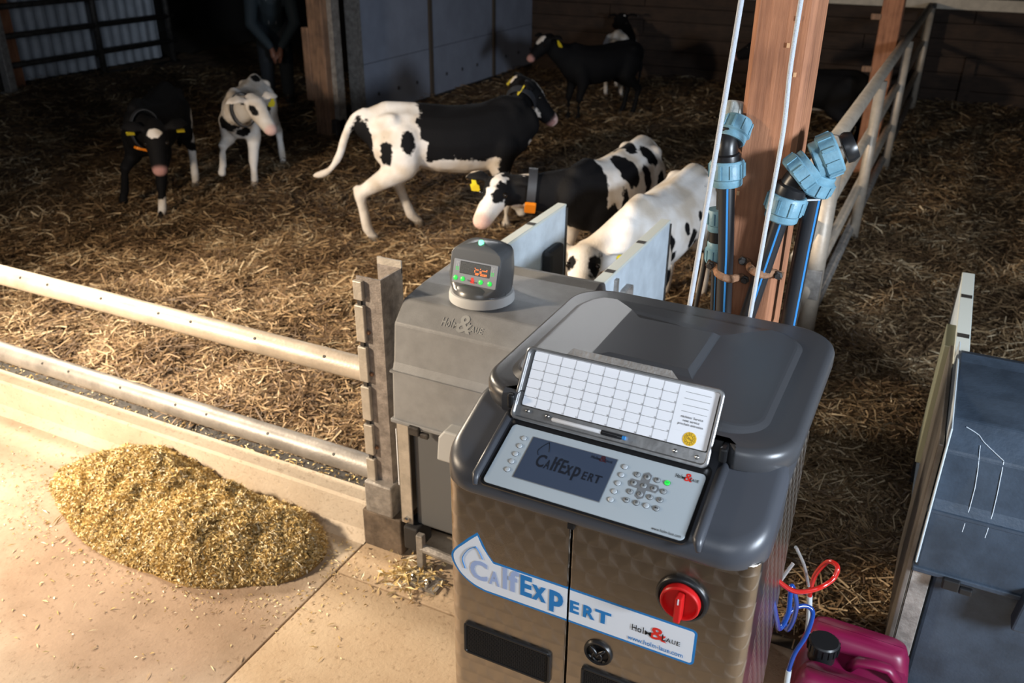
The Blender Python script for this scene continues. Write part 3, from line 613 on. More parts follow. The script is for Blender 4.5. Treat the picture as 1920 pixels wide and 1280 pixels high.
# ------------------------------------------------------------------ feeding stations (left one in full view, right one at the edge of the frame)
def station(label, x0, x1, right):
    st = thing('feeding_station', label, 'feeding station', ((x0+x1)/2, 2.4, 0), 'calf feeding stations')
    PL = STG_SHADE if right else STG
    # moulded housing: profile in y/z extruded along x, the upper corners chamfered
    prof = [(2.150, .615), (2.160, .800), (2.172, .830), (2.188, .965), (2.255, 1.030), (2.38, 1.044), (2.56, 1.050), (2.60, 1.06), (2.64, 1.05), (2.66, 1.0), (2.66, .62)]
    m = MB(); e = .012; cy, cz = 2.4, .83
    def sec(x, k): return [Vector((x, cy+(y-cy)*k, cz+(z-cz)*k)) for y, z in prof]
    m.rings([sec(x0, .93), sec(x0+e*.3, .985), sec(x0+e, 1), sec(x1-e, 1), sec(x1-e*.3, .985), sec(x1, .93)])
    h = m.build('housing', PL, st, bevel=.006)
    m = MB(); m.bx(x0-.002, x1+.002, 2.143, 2.64, .606, .622); m.build('housing_rim', PL, h, bevel=.004)
    m = MB(); m.bx(x0-.001, x1+.001, 2.154, 2.20, .795, .803); m.build('housing_seam', PL, h)
    # lower case, galvanised frame, latch
    m = MB(); m.bx(x0+.055, x1-.03, 2.19, 2.6, .16, .612); m.build('lower_case', STG_SHADE if right else mat('lower_grey', (.10, .105, .11), .5), st, bevel=.01)
    for xa, xb in ((x0-.0, x0+.05), (x1-.04, x1)):
        m = MB(); m.bx(xa, xb, 2.17, 2.178, .165, .605); m.bx(xa, xa+.006, 2.17, 2.60, .165, .605); m.build('frame_strip', GALVB if right else GALV, st, bevel=.002)
    m = MB(); m.bx(x0-.008, x0, 2.176, 2.186, .32, .56); m.build('clip_rod', WHITEP, st, bevel=.003)
    m = MB(); m.lathe((x0+.028, 2.17, .185), (0, -1, 0), [(.014, 0), (.014, .008), (.008, .014)], 6); m.build('frame_bolt', STEEL, st)
    lx = x0+.075
    m = MB(); m.bx(lx, lx+.042, 2.13, 2.15, .585, .618); m.bx(lx+.042, lx+.075, 2.135, 2.15, .580, .60); m.build('housing_latch', BLACK if right else DARKST, st, bevel=.004)
    cx = x0+.205 if not right else x0+.25
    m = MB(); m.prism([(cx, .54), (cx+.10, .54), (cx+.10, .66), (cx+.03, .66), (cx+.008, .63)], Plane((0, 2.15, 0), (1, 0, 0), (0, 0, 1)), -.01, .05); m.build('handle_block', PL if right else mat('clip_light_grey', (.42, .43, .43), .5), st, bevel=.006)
    m = MB(); m.bx(x0+.02, x0+.08, 2.15, 2.25, .065, .165); m.build('rubber_block', RUB, st, bevel=.006)
    # foot
    m = MB(); m.bx(x0+.085, x0+.112, 2.13, 2.155, .0, .16); m.tube([(x0+.1, 2.145, .10), (x0+.3, 2.145, .085)], .017, 12); m.build('leg', GALVB, st, bevel=.003)
    m = MB(); m.bx(x0+.06, x0+.21, 2.045, 2.125, 0, .008); m.build('foot_plate', GALVB, st)
    for k in range(2):
        m = MB(); m.lathe((x0+.10+.06*k, 2.08, .008), (0, 0, 1), [(.014, 0), (.014, .003), (.009, .003), (.009, .014), (.004, .018)], 6); m.build('anchor_bolt', STEEL, st)
    m = MB(); m.bx(x1-.1, x1-.06, 2.25, 2.29, 0, .2); m.bx(x0+.04, x0+.08, 2.55, 2.59, 0, .2); m.bx(x1-.1, x1-.06, 2.55, 2.59, 0, .2); m.build('rear_leg', GALVB, st)
    # stall boards behind the housing
    for i, x in enumerate((x0+.0, x0+.485)):
        y1 = 3.46 if right else 3.54
        m = MB(); m.bx(x-.0, x+.038, 2.665, y1, .22, .995); pb = m.build('stall_board', PVCW, st, bevel=.003)
        m = MB(); m.bx(x-.002, x+.040, 2.665, y1+.001, .988, 1.0); m.build('top_edge', PVCE, pb, bevel=.002)
        for yy in (2.85, 3.2):
            n = MB(); n.bx(x+.002, x+.036, yy, yy+.03, .9995, 1.0015); n.build('edge_mark', DARKST, pb)
        m = MB(); m.bx(x-.005, x+.043, y1, y1+.012, .05, .98); m.build('end_channel', DARKST, pb)
        if right and i == 0:
            m = MB(); m.bx(x-.030, x-.001, 2.80, 2.98, .55, .985); m.build('clear_strip', mat('olive_plastic', (.20, .21, .15), .4), st, bevel=.003)
            m = MB(); m.bx(x-.014, x-.001, 2.17, 2.80, .2, .99); m.build('side_plate', mat('worn_sheet', (.15, .135, .12), .35, .4, .1, 30, .35, 5), st, bevel=.003)
            n = MB(); n.bx(x+.002, x+.007, 2.15, 2.70, .63, 1.05); n.build('label_plate', PANEL, st, bevel=.002)
            n = MB()
            for k in range(14): n.bx(x-.0008, x, 2.19+.03*k, 2.205+.03*k, .93-.012*k, .937-.012*k)
        if not right and i == 0:
            m = MB(); m.bx(x+.038, x+.085, 3.28, 3.44, .35, .86); m.build('black_pad', RUB, st, bevel=.02)
        if not right and i == 1:
            m = MB(); m.rings([[Vector((x+.038+h, yy, zz)) for yy, zz in rrect(2.93+i_, 3.03-i_, .70+i_, .90-i_, .02)] for h, i_ in ((0, 0), (.022, .0), (.022, .008), (.004, .010))], False, True); m.build('hand_hold', GALVB, pb)
            m = MB(); m.bx(x+.038, x+.05, 2.86, 2.885, .3, .97); m.build('board_rib', GALVB, pb)
    return st
stL = station('grey moulded calf feeding station behind the steel post, with two pale stall boards', -1.515, -.94, False)
stR = station('grey calf feeding station, shade painted into its colour, at the right edge behind the magenta canister', .150, .80, True)
# raised maker name on the left housing's front chamfer
HP = Plane((0, 2.188, .965+.001), (1, 0, 0), (0, .067, .065))
a = on(1, 2.22, 830, 606); b = on(1, 2.22, 908, 622)
kk = MB(); holm(kk, kk, HP, a[0], b[0], .022, .058, .001); lt = kk.build('raised_lettering', mat('raised_grey', (.30, .31, .31), .5), stL)
# slim white scratches on the right housing
scr = mat('scratch_white', (.5, .55, .6), .6)
def hsurf(px, py):      # point on the housing's front and top profile
    zz = [.80, .83, .965, 1.03]; yy = [2.160, 2.172, 2.188, 2.255]; y = 2.18
    for _ in range(12): p = on(1, y, px, py); y = float(np.interp(p[2], zz, yy))
    return p + Vector((0, -.0015, .001))
for pts in ([(1838,835),(1828,915),(1800,1010)], [(1882,865),(1862,960),(1832,1050)], [(1812,800),(1835,815),(1846,830),(1882,864)]):
    m = MB(); m.tube([hsurf(*p) for p in smoothpath([(q[0], q[1], 0) for q in pts], 3) for p in [(p[0], p[1])]], .0011, 4); m.build('scratch', scr, stR)

# ------------------------------------------------------------------ status display on the left station
dc = Vector((-1.268, 2.35, 1.043))
sd = thing('status_display', 'dark grey dome display with orange digits and green buttons on the grey station', 'display', dc)
R = .108
m = MB(); m.lathe(dc, (0, 0, 1), [(R, 0), (R, .018), (R*.97, .030), (R*.9, .032)], 48); m.build('base_ring', mat('ring_grey', (.45, .46, .46), .5), sd, smooth=True, auto=45)
# body: lower dome plus tall rounded back; built as rings, front cut by the sloping screen face
DARKG = mat('display_grey', (.085, .09, .095), .28)
FPl = Plane(dc+Vector((0, -.0665, .062)), (1, 0, 0), (0, .30, 1))
m = MB(); rs = []
for t in np.linspace(0, 1, 15):
    z = .026 + t*.165
    r = .100*(1-.07*t) if t < .78 else .100*(1-.07*.78)*math.sqrt(max(.03, 1-((t-.78)/.225)**2))
    ring = []; ex = 2.0 + 1.6*min(1, t*2.5)
    for k in range(72):
        a = 2*pi*k/72; x = r*math.copysign(abs(cos(a))**(2/ex), cos(a))*.96; y = r*math.copysign(abs(sin(a))**(2/ex), sin(a))*.96
        yf = -.068 + (z-.062)*.30
        if z > .058: y = max(y, yf)
        elif z > .03: y = max(y, -.100*(1-((z-.03)/.03)*.30))
        ring.append(dc+Vector((x, y+.002, z)))
    rs.append(ring)
m.rings(rs); m.build('dome', DARKG, sd, smooth=True, auto=60)
# front hood below the screen
m = MB(); m.rings([[dc+Vector((x*.99, min(y, -.02)*1.0, z)) for x, y in [(r*cos(a), r*sin(a)) for a in np.linspace(pi, 2*pi, 25)]] for r, z in ((.100, .028), (.097, .042), (.088, .056), (.07, .064), (.045, .066))], True, True)
m.build('dome_lip', DARKG, sd, smooth=True, auto=60)
q = uvq(FPl, (852, 482), (937, 500), (934, 544), (848, 528)); fu0, fu1 = (q[0][0]+q[3][0])/2, (q[1][0]+q[2][0])/2; fv0, fv1 = (q[2][1]+q[3][1])/2, (q[0][1]+q[1][1])/2
fu0, fu1 = max(fu0, -.084), min(fu1, .084)
m = MB(); m.prism(rrect(fu0, fu1, fv0, fv1, .004), FPl, -.006, .0022); fp = m.build('screen_panel', mat('screen_panel_grey', (.22, .24, .27), .35), sd, bevel=.001)
w, h = fu1-fu0, fv1-fv0
m = MB(); m.prism(rrect(fu0+.155*w, fu1-.16*w, fv0+.42*h, fv1-.06*h, .001, 1), FPl, .0015, .0027); m.build('screen', mat('screen_dark', (.05, .055, .06), .25), fp)
m = MB(); gx0, gx1, gy0, gy1 = fu0+.17*w, fu1-.175*w, fv0+.45*h, fv1-.09*h
ROWS = ["...........................", "...........................", "...........................", ".............o....o.....o..", "..............ooo...ooooo..", ".............o....oo.......", ".............o....oo.......", "..............oooo.oooooo..", "..............ooo..oooooo.."]
dots, dim = MB(), MB()
for j, row in enumerate(ROWS):
    for i, c in enumerate(row):
        x = gx0+(gx1-gx0)*(i+.5)/len(row); y = gy1-(gy1-gy0)*(j+.5)/9
        (dots if c == 'o' else dim).add([FPl.P(x-.0011, y-.0011, .0031), FPl.P(x+.0011, y-.0011, .0031), FPl.P(x+.0011, y+.0011, .0031), FPl.P(x-.0011, y+.0011, .0031)], [(0,1,2,3)])
d_ = dots.build('lit_dots', ORANGE, fp); d_['kind'] = 'stuff'; d_ = dim.build('dark_dots', mat('dot_dark', (.11, .12, .125), .4), fp); d_['kind'] = 'stuff'
for fx in (.06, .245, .66, .86):
    m = MB(); m.lathe(FPl.P(fu0+fx*w+(.02*w if fx == .06 else 0), fv0+.20*h, .002), FPl.n, [(.0078, 0), (.0078, .0015), (.006, .0026)], 16); o = m.build('button', GREEN, fp, smooth=True, auto=40)
m = MB(); fit(m, '&', FPl, fu0+.42*w, fu0+.53*w, fv0+.08*h, fv0+.33*h, .0026, .05); m.build('logo', PRED, fp)
m = MB(); fit(m, 'Holm', FPl, fu0+.36*w, fu0+.45*w, fv0+.14*h, fv0+.22*h, .0028); fit(m, 'Laue', FPl, fu0+.49*w, fu0+.58*w, fv0+.11*h, fv0+.19*h, .0028); m.build('logo_lettering', INK, fp)
for fx in (.075, .115, .875, .915):
    for k in range(7):
        m = MB(); lit = k > 3; m.box(FPl.P(fu0+fx*w, fv1-.12*h-.055*h*k, .0026), (.003, .001, .002)); m.build('led', GREEN if lit else KEYL, fp)
tp = on(1, dc[1]-.01, 903, 474)
m = MB(); m.lathe((tp[0], dc[1]-.012, dc[2]+.186), (0, 0, 1), [(.0085, -.01), (.0085, .010), (.007, .015), (.003, .0165)], 16); m.build('status_light', mat('status_green', (.2, .9, .5), .4, emit=(.12, 1, .40), estr=2.2), sd, smooth=True, auto=50)
m = MB(); m.lathe((tp[0], dc[1]-.012, dc[2]+.182), (0, 0, 1), [(.0115, -.01), (.0115, .004)], 16); m.build('light_collar', BLACK, sd)

# ------------------------------------------------------------------ barrier: steel post and two rails
sp = thing('steel_post', 'galvanised C-channel post with a notched front strip at the end of the two rails', 'post', (-1.61, 2.26, 0))
m = MB(); t = .006
o = [(-1.66, 2.2), (-1.563, 2.2), (-1.563, 2.33), (-1.66, 2.33), (-1.66, 2.33-t), (-1.563-t, 2.33-t), (-1.563-t, 2.2+t), (-1.66, 2.2+t)]
m.rings([[Vector((x, y, z)) for x, y in o] for z in (.0, 1.1)]); m.build('channel', mat('post_galv', (.30, .27, .25), .5, .5, .2, 150, .3, 30), sd if False else sp)
m = MB(); m.bx(-1.66, -1.563, 2.324, 2.331, 1.08, 1.125); m.build('back_flange_top', GALV, sp)
for i, (z0, z1) in enumerate(((1.02, 1.088), (.865, 1.0), (.71, .845), (.555, .69), (.41, .535), (.275, .39), (.20, .262))):
    m = MB(); m.bx(-1.664, -1.628, 2.183, 2.2, z0, z1); m.build('notched_strip', GALV, sp, bevel=.003)
m = MB(); m.bx(-1.655, -1.640, 2.19, 2.2, .2, 1.085); m.build('strip_back', DARKST, sp)
m = MB(); m.bx(-1.668, -1.55, 2.165, 2.34, .165, .30); m.build('sleeve', GALVB, sp, bevel=.006)
m = MB(); m.bx(-1.69, -1.52, 2.17, 2.36, 0, .162); m.build('base_block', mat('base_rust', (.13, .10, .075), .8, .2, .3, 60, .4, 12), sp, bevel=.005)
for z in (.90, .74, .44): 
    m = MB(); m.lathe((-1.622, 2.2, z), (0, -1, 0), [(.008, 0), (.008, .006), (.004, .009)], 6); m.build('bolt', RUST, sp)
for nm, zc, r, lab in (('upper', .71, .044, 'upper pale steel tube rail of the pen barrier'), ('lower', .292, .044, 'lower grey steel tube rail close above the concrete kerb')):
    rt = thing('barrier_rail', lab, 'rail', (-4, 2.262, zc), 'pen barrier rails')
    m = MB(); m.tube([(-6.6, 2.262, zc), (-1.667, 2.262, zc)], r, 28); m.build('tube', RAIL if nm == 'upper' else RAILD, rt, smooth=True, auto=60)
    for k in range(7):
        x = -1.85-.27*k-.05*(k % 3); m = MB(); m.lathe((x, 2.262-r*.72, zc+r*.69), (0, -.7, .7), [(.006, -.002), (.006, .0015)], 8); m.build('bolt_hole', INK, rt)

# ------------------------------------------------------------------ timber post with water pipes
wp = thing('timber_post', 'reddish brown sawn timber post behind the lid carrying the water pipes', 'post', (-.376, 2.18, 0))
m = MB(); m.bx(-.443, -.309, 2.10, 2.27, 0, 3.2); m.build('post', WOODP, wp, bevel=.012, seg=1)
for px, py in ((1497, 35), (1478, 85), (1490, 140), (1405, 560), (1468, 425), (1384, 362)):
    n = MB(); p = on(1, 2.098, px, py); n.box(p, (.006, .004, .010)); n.build('wood_chip', mat('chip', (.6, .35, .18), .7) if 'chip' not in bpy.data.materials else bpy.data.materials['chip'], wp)
def nut(root, p, d, r, L, mt=FITB):
    d = Vector(d).normalized(); p = Vector(p); n = MB()
    n.lathe(p, d, [(r*.80, 0), (r*.86, L*.05), (r*.86, L*.28), (r*.98, L*.34), (r*.98, L*.92), (r*.9, L)], 24)
    a = d.orthogonal().normalized(); b = d.cross(a)
    for k in range(10):
        t = 2*pi*k/10; e = a*cos(t)+b*sin(t); R3 = Matrix((e, d.cross(e), d)).transposed()
        n.box(p+d*L*.63+e*r*.99, (r*.10, r*.13, L*.52), R3)
    o = n.build('pipe_nut', mt, root, smooth=True, auto=40); return o
def pipe(root, pts, r, nm='pipe', stripe=Vector((.3, -1, 0))):
    n = MB(); n.tube(pts, r, 16); o = n.build(nm, HOSEB, root, smooth=True, auto=60)
    s = stripe.normalized(); n = MB(); n.tube([Vector(p)+s*r*.93 for p in pts], r*.16, 6); n.build('stripe', BLUEL, o); return o
def at(px, py, y=2.075): return on(1, y, px, py)
def elbow(root, a, b, c, r):
    pts = smoothpath([a, Vector(a).lerp(Vector(b), .7), Vector(c).lerp(Vector(b), .7), c], 6); n = MB(); n.tube(pts, r, 18)
    for p, q in ((pts[0], pts[1]), (pts[-1], pts[-2])):
        d = (q-p).normalized(); n.lathe(p, d, [(r*1.22, 0), (r*1.25, r*.3), (r*1.22, r*.75), (r*1.02, r*.9)], 18)
    return n.build('elbow', BLACK, root, smooth=True, auto=45)
# left assembly
wl_ = thing('water_pipe', 'black water pipe with pale blue screw fittings on the left edge of the timber post', 'pipe', at(1366, 590), 'water pipes on the timber post')
p_low, p_nut, p_top = at(1358, 592), at(1363, 345), at(1363, 320)
pipe(wl_, [at(1356, 600), at(1361, 470), p_nut], .0195)
nut(wl_, at(1363, 348), Vector(at(1363, 305))-Vector(at(1363, 348)), .042, .062)
elbow(wl_, at(1363, 306), at(1362, 268), at(1372, 252, 2.10), .027)
nut(wl_, at(1370, 264, 2.085), Vector((.015, .06, .075)), .039, .055)
nut(wl_, at(1372, 238, 2.12), Vector((.0, .05, .09)), .034, .055, mat('fitting_grey', (.33, .36, .35), .5, 0, .2, 120, .3, 20))
n = MB(); n.lathe(at(1383, 228, 2.12), Vector((1, 0, .3)), [(.012, 0), (.014, .008), (.012, .02), (.006, .022)], 8); n.build('brass_plug', RUST, wl_)
# small coupling and thin cable beside it
cp = thing('pipe_coupling', 'small pale blue and black coupling left of the timber post on a thin pipe', 'pipe', at(1348, 600, 2.12))
pipe(cp, [at(1352, 330, 2.13), at(1350, 395, 2.13)], .010); pipe(cp, [at(1342, 488, 2.13), at(1338, 600, 2.13)], .010)
nut(cp, at(1346, 432, 2.13), Vector(at(1348, 390, 2.13))-Vector(at(1346, 432, 2.13)), .030, .056)
n = MB(); n.tube([at(1345, 455, 2.13), at(1346, 428, 2.13)], .023, 16); n.build('coupling_body', BLACK, cp, smooth=True, auto=50)
nut(cp, at(1346, 452, 2.13), Vector(at(1343, 490, 2.13))-Vector(at(1346, 452, 2.13)), .030, .056)
# right assembly: slanting pipe, elbow, tee, pipe running down the right side
wr = thing('water_pipe', 'black water pipe slanting up the timber post front into a pale blue elbow', 'pipe', at(1405, 590), 'water pipes on the timber post')
A, B_ = at(1400, 596), at(1466, 402)
pipe(wr, [A, B_], .0195)
dv = (Vector(B_)-Vector(A)).normalized()
nut(wr, Vector(B_)-dv*.012, dv, .046, .064)
elbow(wr, Vector(B_)+dv*.05, at(1490, 340), at(1512, 318, 2.075), .030)
nut(wr, at(1522, 306, 2.078), Vector(at(1500, 322, 2.07))-Vector(at(1524, 304, 2.08)), .046, .050)
tr_ = Vector(at(1522, 304, 2.085)); td = Vector((.065, .02, .035))
nut(wr, tr_+td*.05, td, .050, .058)
n = MB(); n.lathe(tr_+td*.95, td, [(.034, 0), (.036, .012), (.03, .026)], 18); n.build('end_plug', BLACK, wr, smooth=True, auto=50)
n = MB(); dn = Vector(at(1533, 335, 2.10))-tr_; nut(wr, Vector(at(1540, 322, 2.10)), Vector((-.02, 0, -.06)), .044, .05)
wr2 = thing('water_pipe', 'black water pipe with blue line running straight down the right side of the post', 'pipe', at(1475, 605, 2.14), 'water pipes on the timber post')
pipe(wr2, [at(1530, 345, 2.11), at(1505, 465, 2.12), at(1478, 606, 2.12)], .0205, stripe=Vector((.75, -.6, 0)))
n = MB(); n.tube([at(1514, 375, 2.085), at(1538, 374, 2.085)], .0025, 6); n.build('cable_tie', WHITEP, wr2)
# clamps
for root, px, py, rr in ((wl_, 1362, 513, .024), (wr, 1424, 505, .024)):
    c = Vector(at(px, py, 2.078)); n = MB()
    n.tube([c+Vector((x*1.0, y, -x*.25)) for x, y in [(-.055, .018), (-.034, .016)] + [(-rr*cos(a), -rr*sin(a)*1.05) for a in np.linspace(.15, pi-.15, 9)] + [(.034, .016), (.055, .018)]], (.006, .010), 8)
    o = n.build('pipe_clamp', RUST, root)
    for s in (-1, 1):
        k = MB(); k.lathe(c+Vector((s*.045, .012, -s*.011)), (0, -1, 0), [(.011, 0), (.011, .005), (.007, .007), (.007, .012)], 6); k.build('clamp_screw', DARKST, o)
# cords and cables
def cord(name, label, pts, r, mt, cat='cord'):
    n = MB(); n.tube(smoothpath(pts, 8), r, 8); o = n.build(name, mt, None, smooth=True, auto=60); tag(o, label, cat); return o
cord('white_cord', 'thick white cord hanging left of the timber post down behind the lid', [on(1, 2.0, 1400, -60), on(1, 2.0, 1345, 270), on(1, 2.0, 1290, 590)], .0062, CORD)
cord('white_cord', 'thin white cord hanging across the front of the timber post', [on(1, 2.02, 1512, -60), on(1, 2.02, 1483, 120), on(1, 2.02, 1468, 250), on(1, 2.02, 1437, 420), on(1, 2.02, 1405, 600)], .0052, CORD)
cord('black_cable', 'thin dark cable hanging left of the small pale blue coupling', [at(1341, 410, 2.16), at(1330, 440, 2.16), at(1320, 500, 2.15), at(1308, 560, 2.14), at(1300, 600, 2.13)], .0065, CORDB, 'cable')

# ------------------------------------------------------------------ fence, gate, far posts
fe = thing('tubular_fence', 'long galvanised tube fence running back from the timber post', 'fence', (-.5, 8, 0))
n = MB(); n.tube([(-.5, 4.0, 1.17), (-.5, 12.2, 1.17)], .038, 14); n.build('top_rail', RAIL, fe, smooth=True)
for z in (.79, .44, .14):
    n = MB(); n.tube([(-.5, 3.9, z), (-.5, 12.2, z)], .030, 12); n.build('rail', RAIL if z > .3 else GALVB, fe, smooth=True)
for y in (4.45, 6.5, 8.7, 11.9):
    n = MB(); n.tube([(-.47, y, .0), (-.47, y, 1.17)], .036 if y > 5 else .046, 12); n.build('upright', RAIL, fe, smooth=True)
for y in (4.42, 4.55):
    n = MB(); n.lathe((-.5, y, 1.17), (0, 1, 0), [(.042, -.012), (.042, .012)], 14); n.build('rail_ring', GALVB, fe)
n = MB(); n.bx(-.53, -.43, 4.40, 4.47, .40, .56); n.build('joint_plate', GALVB, fe, bevel=.004)
n = MB(); n.bx(-.53, -.44, 11.95, 12.25, .0, 1.2); n.build('end_post', DARKST, fe, bevel=.01)
pr_ = thing('timber_post', 'brown timber post standing behind the tubular fence near the back wall', 'post', (-.64, 8.59, 0))
n = MB(); n.bx(-.725, -.555, 8.5, 8.68, 0, 3.5); n.build('post', WOODP, pr_, bevel=.01)
for z in (1.35, .92): 
    n = MB(); n.bx(-.80, -.715, 8.49, 8.53, z, z+.05); n.build('splinter', WOODL, pr_, bevel=.008)
pl_ = thing('timber_post', 'weathered timber post at the near end of the blue white panel wall', 'post', (-5.68, 7.3, 0))
n = MB(); n.bx(-5.80, -5.62, 7.22, 7.42, 0, 3.2); n.build('post', WOODL, pl_, bevel=.012)
n = MB(); n.bx(-5.87, -5.79, 7.20, 7.28, .42, 1.12); n.build('side_board', WOODL, pl_, bevel=.008)
n = MB(); n.bx(-5.615, -5.56, 7.30, 7.42, 0, 3.2); n.build('steel_strip', GALVB, pl_)
n = MB(); n.bx(-5.72, -5.56, 7.24, 7.40, 0, .24); n.build('post_shoe', DARKST, pl_, bevel=.01)
ga = thing('tubular_gate', 'dark tubular gate in front of the corrugated sheets at far left', 'gate', (-10.8, 8.8, 0))
for y in (7.35, 8.91, 10.2):
    n = MB(); n.tube([(-10.8, y, 0), (-10.8, y, 1.75)], .045, 10); n.build('upright', DARKST, ga, smooth=True)
for z in (.02, .33, .68, 1.03, 1.4):
    n = MB(); n.tube([(-10.79, 6.4, z), (-10.79, 10.3, z)], .036, 10); n.build('rail', DARKST, ga, smooth=True)
pg = thing('timber_post', 'reddish timber post beside the tubular gate at the far left edge', 'post', (-11.0, 7.7, 0))
n = MB(); n.bx(-11.05, -10.9, 7.58, 7.75, 0, 2.6); n.build('post', WOODP, pg, bevel=.01)
pg2 = thing('steel_post', 'grey steel post at the far left corner of the frame by the gate', 'post', (-10.6, 7.35, 0))
n = MB(); n.bx(-10.68, -10.56, 7.28, 7.38, 0, 2.2); n.bx(-10.72, -10.50, 7.24, 7.46, 0, .06); n.build('post', GALVB, pg2, bevel=.006)

# ------------------------------------------------------------------ feed pile on the concrete
def pile_h(x, y):
    def b(cx, cy, rx, ry, h):
        d = ((x-cx)/rx)**2 + ((y-cy)/ry)**2; return h*max(0, 1-d)**.8 if d < 1 else 0
    h = max(b(-2.66, 2.0, .42, .27, .17), b(-2.22, 1.93, .36, .26, .18), b(-2.05, 1.98, .28, .22, .14), b(-2.42, 1.88, .5, .22, .10), b(-2.9, 1.97, .22, .16, .08))
    if h <= 0: return 0
    return max(.0, h*(1+.35*noise.noise((x*9, y*9, 1))) + .02*noise.noise((x*22, y*22, 4))*min(1, h*20))
def feed_pile():
    nx, ny = 150, 80; xs = np.linspace(-3.2, -1.75, nx); ys = np.linspace(1.6, 2.2, ny); V, F = [], []
    for y in ys:
        for x in xs: V.append((x, y, pile_h(x, y)-.004))
    for j in range(ny-1):
        for i in range(nx-1):
            q = (j*nx+i, j*nx+i+1, (j+1)*nx+i+1, (j+1)*nx+i)
            if max(V[k][2] for k in q) > 0: F.append(q)
    mi = [0]*len(F); rn = [.5]*len(V)
    def flake(x, y, z, s, nrm_jit, elong=1):
        e = Vector((random.gauss(0, 1), random.gauss(0, 1), random.gauss(0, nrm_jit))).normalized(); f = e.orthogonal(); f.rotate(Matrix.Rotation(random.uniform(0, 6.3), 3, e))
        L, w_ = s*random.uniform(.8, 1.8)*elong, s*random.uniform(.35, .8)/(elong**.5); b0 = len(V); c = Vector((x, y, z))
        for a, b in ((-L, 0), (0, -w_), (L, 0), (0, w_)): V.append(tuple(c+e*a+f*b + Vector((0, 0, .003 if a == 0 else 0))))
        F.append((b0, b0+1, b0+2, b0+3)); mi.append(1); rn.extend([random.random()]*4)
    k = 0
    while k < 42000:
        x, y = random.uniform(-3.2, -1.75), random.uniform(1.6, 2.19); h = pile_h(x, y)
        if h > .004: flake(x, y, h+random.uniform(-.003, .009), .0058, .7, random.choice((1, 1, 1, 2.2))); k += 1
    for _ in range(900):
        t = random.random(); a = random.uniform(0, 2*pi); d = 1+abs(random.gauss(0, .22)); x, y = -2.42+.68*d*cos(a), 1.93+.29*d*sin(a)
        if y < 2.15: flake(x, y, .003, .004, .15, 1.3)
    for _ in range(420): 
        x, y = random.uniform(-4.5, -1.3), random.uniform(1.2, 2.14); flake(x, y, .003, .0045, .1, random.choice((1, 2.5)))
    for _ in range(900):
        x, y = random.uniform(-6, -1.7), random.uniform(2.30, 2.39); flake(x, y, .111, .005, .3, random.choice((1, 2.5)))
    for _ in range(240):
        x, y = random.gauss(-1.42, .06), random.gauss(2.08, .05); flake(x, y, .008+abs(random.gauss(0, .012)), .008, .5, random.choice((1, 2.5)))
    for _ in range(60):
        x, y = random.uniform(-3, -1.85), random.uniform(1.72, 2.15); h = pile_h(x, y); flake(x, y, h+.008, .006, .3, 4)
    me = bpy.data.meshes.new('feed_pile'); me.from_pydata(V, [], F); me.polygons.foreach_set('material_index', mi)
    a = me.attributes.new('rnd', 'FLOAT', 'POINT'); a.data.foreach_set('value', rn)
    me.materials.append(mat('feed_ground', (.30, .19, .06), .9, 0, 1, 80, .4, 60)); fm = mat('feed_flake', (.4, .28, .1), .65); nt = fm.node_tree
    an = N(nt, 'ShaderNodeAttribute', attribute_name='rnd')
    nt.links.new(ramp(nt, [(0, (.30, .20, .07)), (.2, (.55, .39, .14)), (.5, (.74, .57, .26)), (.78, (.85, .73, .44)), (1, (.92, .87, .72))], an.outputs['Fac']), nt.nodes['Principled BSDF'].inputs['Base Color'])
    me.materials.append(fm); o = bpy.data.objects.new('feed_pile', me); COL.objects.link(o)
    tag(o, 'heap of golden chopped feed lying on the concrete beside the kerb', 'feed', kind='stuff')
feed_pile()

# ------------------------------------------------------------------ canister and tubes
CX0, CX1, CY0, CY1, CZ = -.088, .205, 1.82, 2.15, .40
ca = thing('canister', 'magenta plastic canister with black screw cap on the floor right of the machine', 'canister', ((CX0+CX1)/2, (CY0+CY1)/2, 0))
def canr(i, z): return [Vector((x, y, z)) for x, y in rrect(CX0+i, CX1-i, CY0+i, CY1-i, .05-i*.4, 6)]
m = MB(); m.rings([canr(.012, 0), canr(.002, .008), canr(0, .03), canr(0, .29), canr(.006, .325), canr(.016, .343), canr(.035, .352)])
m.build('body', MAG, ca, smooth=True, auto=50)
# top: two shoulders with a sunk channel and a handle bar
for y0, y1, zz in ((CY0+.03, CY0+.125, .392), (CY1-.115, CY1-.02, .392)):
    m = MB(); m.rings([[Vector((x, y, z)) for x, y in rrect(CX0+.02+i+(.09 if y0 > 2 else 0)*0, CX1-.015-i, y0+i, y1-i, .03)] for i, z in ((-.008, .335), (0, .36), (.006, .380), (.018, zz))]); m.build('shoulder', MAG, ca, smooth=True, auto=60)
m = MB(); m.tube([(CX0+.14, 1.985, .355), (CX0+.16, 1.985, .385), (CX0+.20, 1.985, .392), (CX1-.06, 1.985, .392), (CX1-.03, 1.985, .36)], [(.018, .012)]*5, 12, up=(0, 0, 1)); m.build('handle', MAG, ca, smooth=True)
m = MB(); m.lathe((CX0+.065, 1.99, .35), (0, 0, 1), [(.036, 0), (.036, .032), (.041, .032), (.041, .06), (.037, .064), (.034, .064)], 28); 
for k in range(18): m.box((CX0+.065+.0415*cos(2*pi*k/18), 1.99+.0415*sin(2*pi*k/18), .396), (.004, .004, .024), Matrix.Rotation(2*pi*k/18, 3, 'Z'))
m.build('screw_cap', BLACK, ca, smooth=True, auto=40)
def hose(name, label, pts, r, mt, close=False):
    n = MB(); n.tube(smoothpath(pts, 10), r, 10); o = n.build(name, mt, None, smooth=True, auto=80); tag(o, label, 'tube'); return o
def h(px, py, y): return on(1, y, px, py)
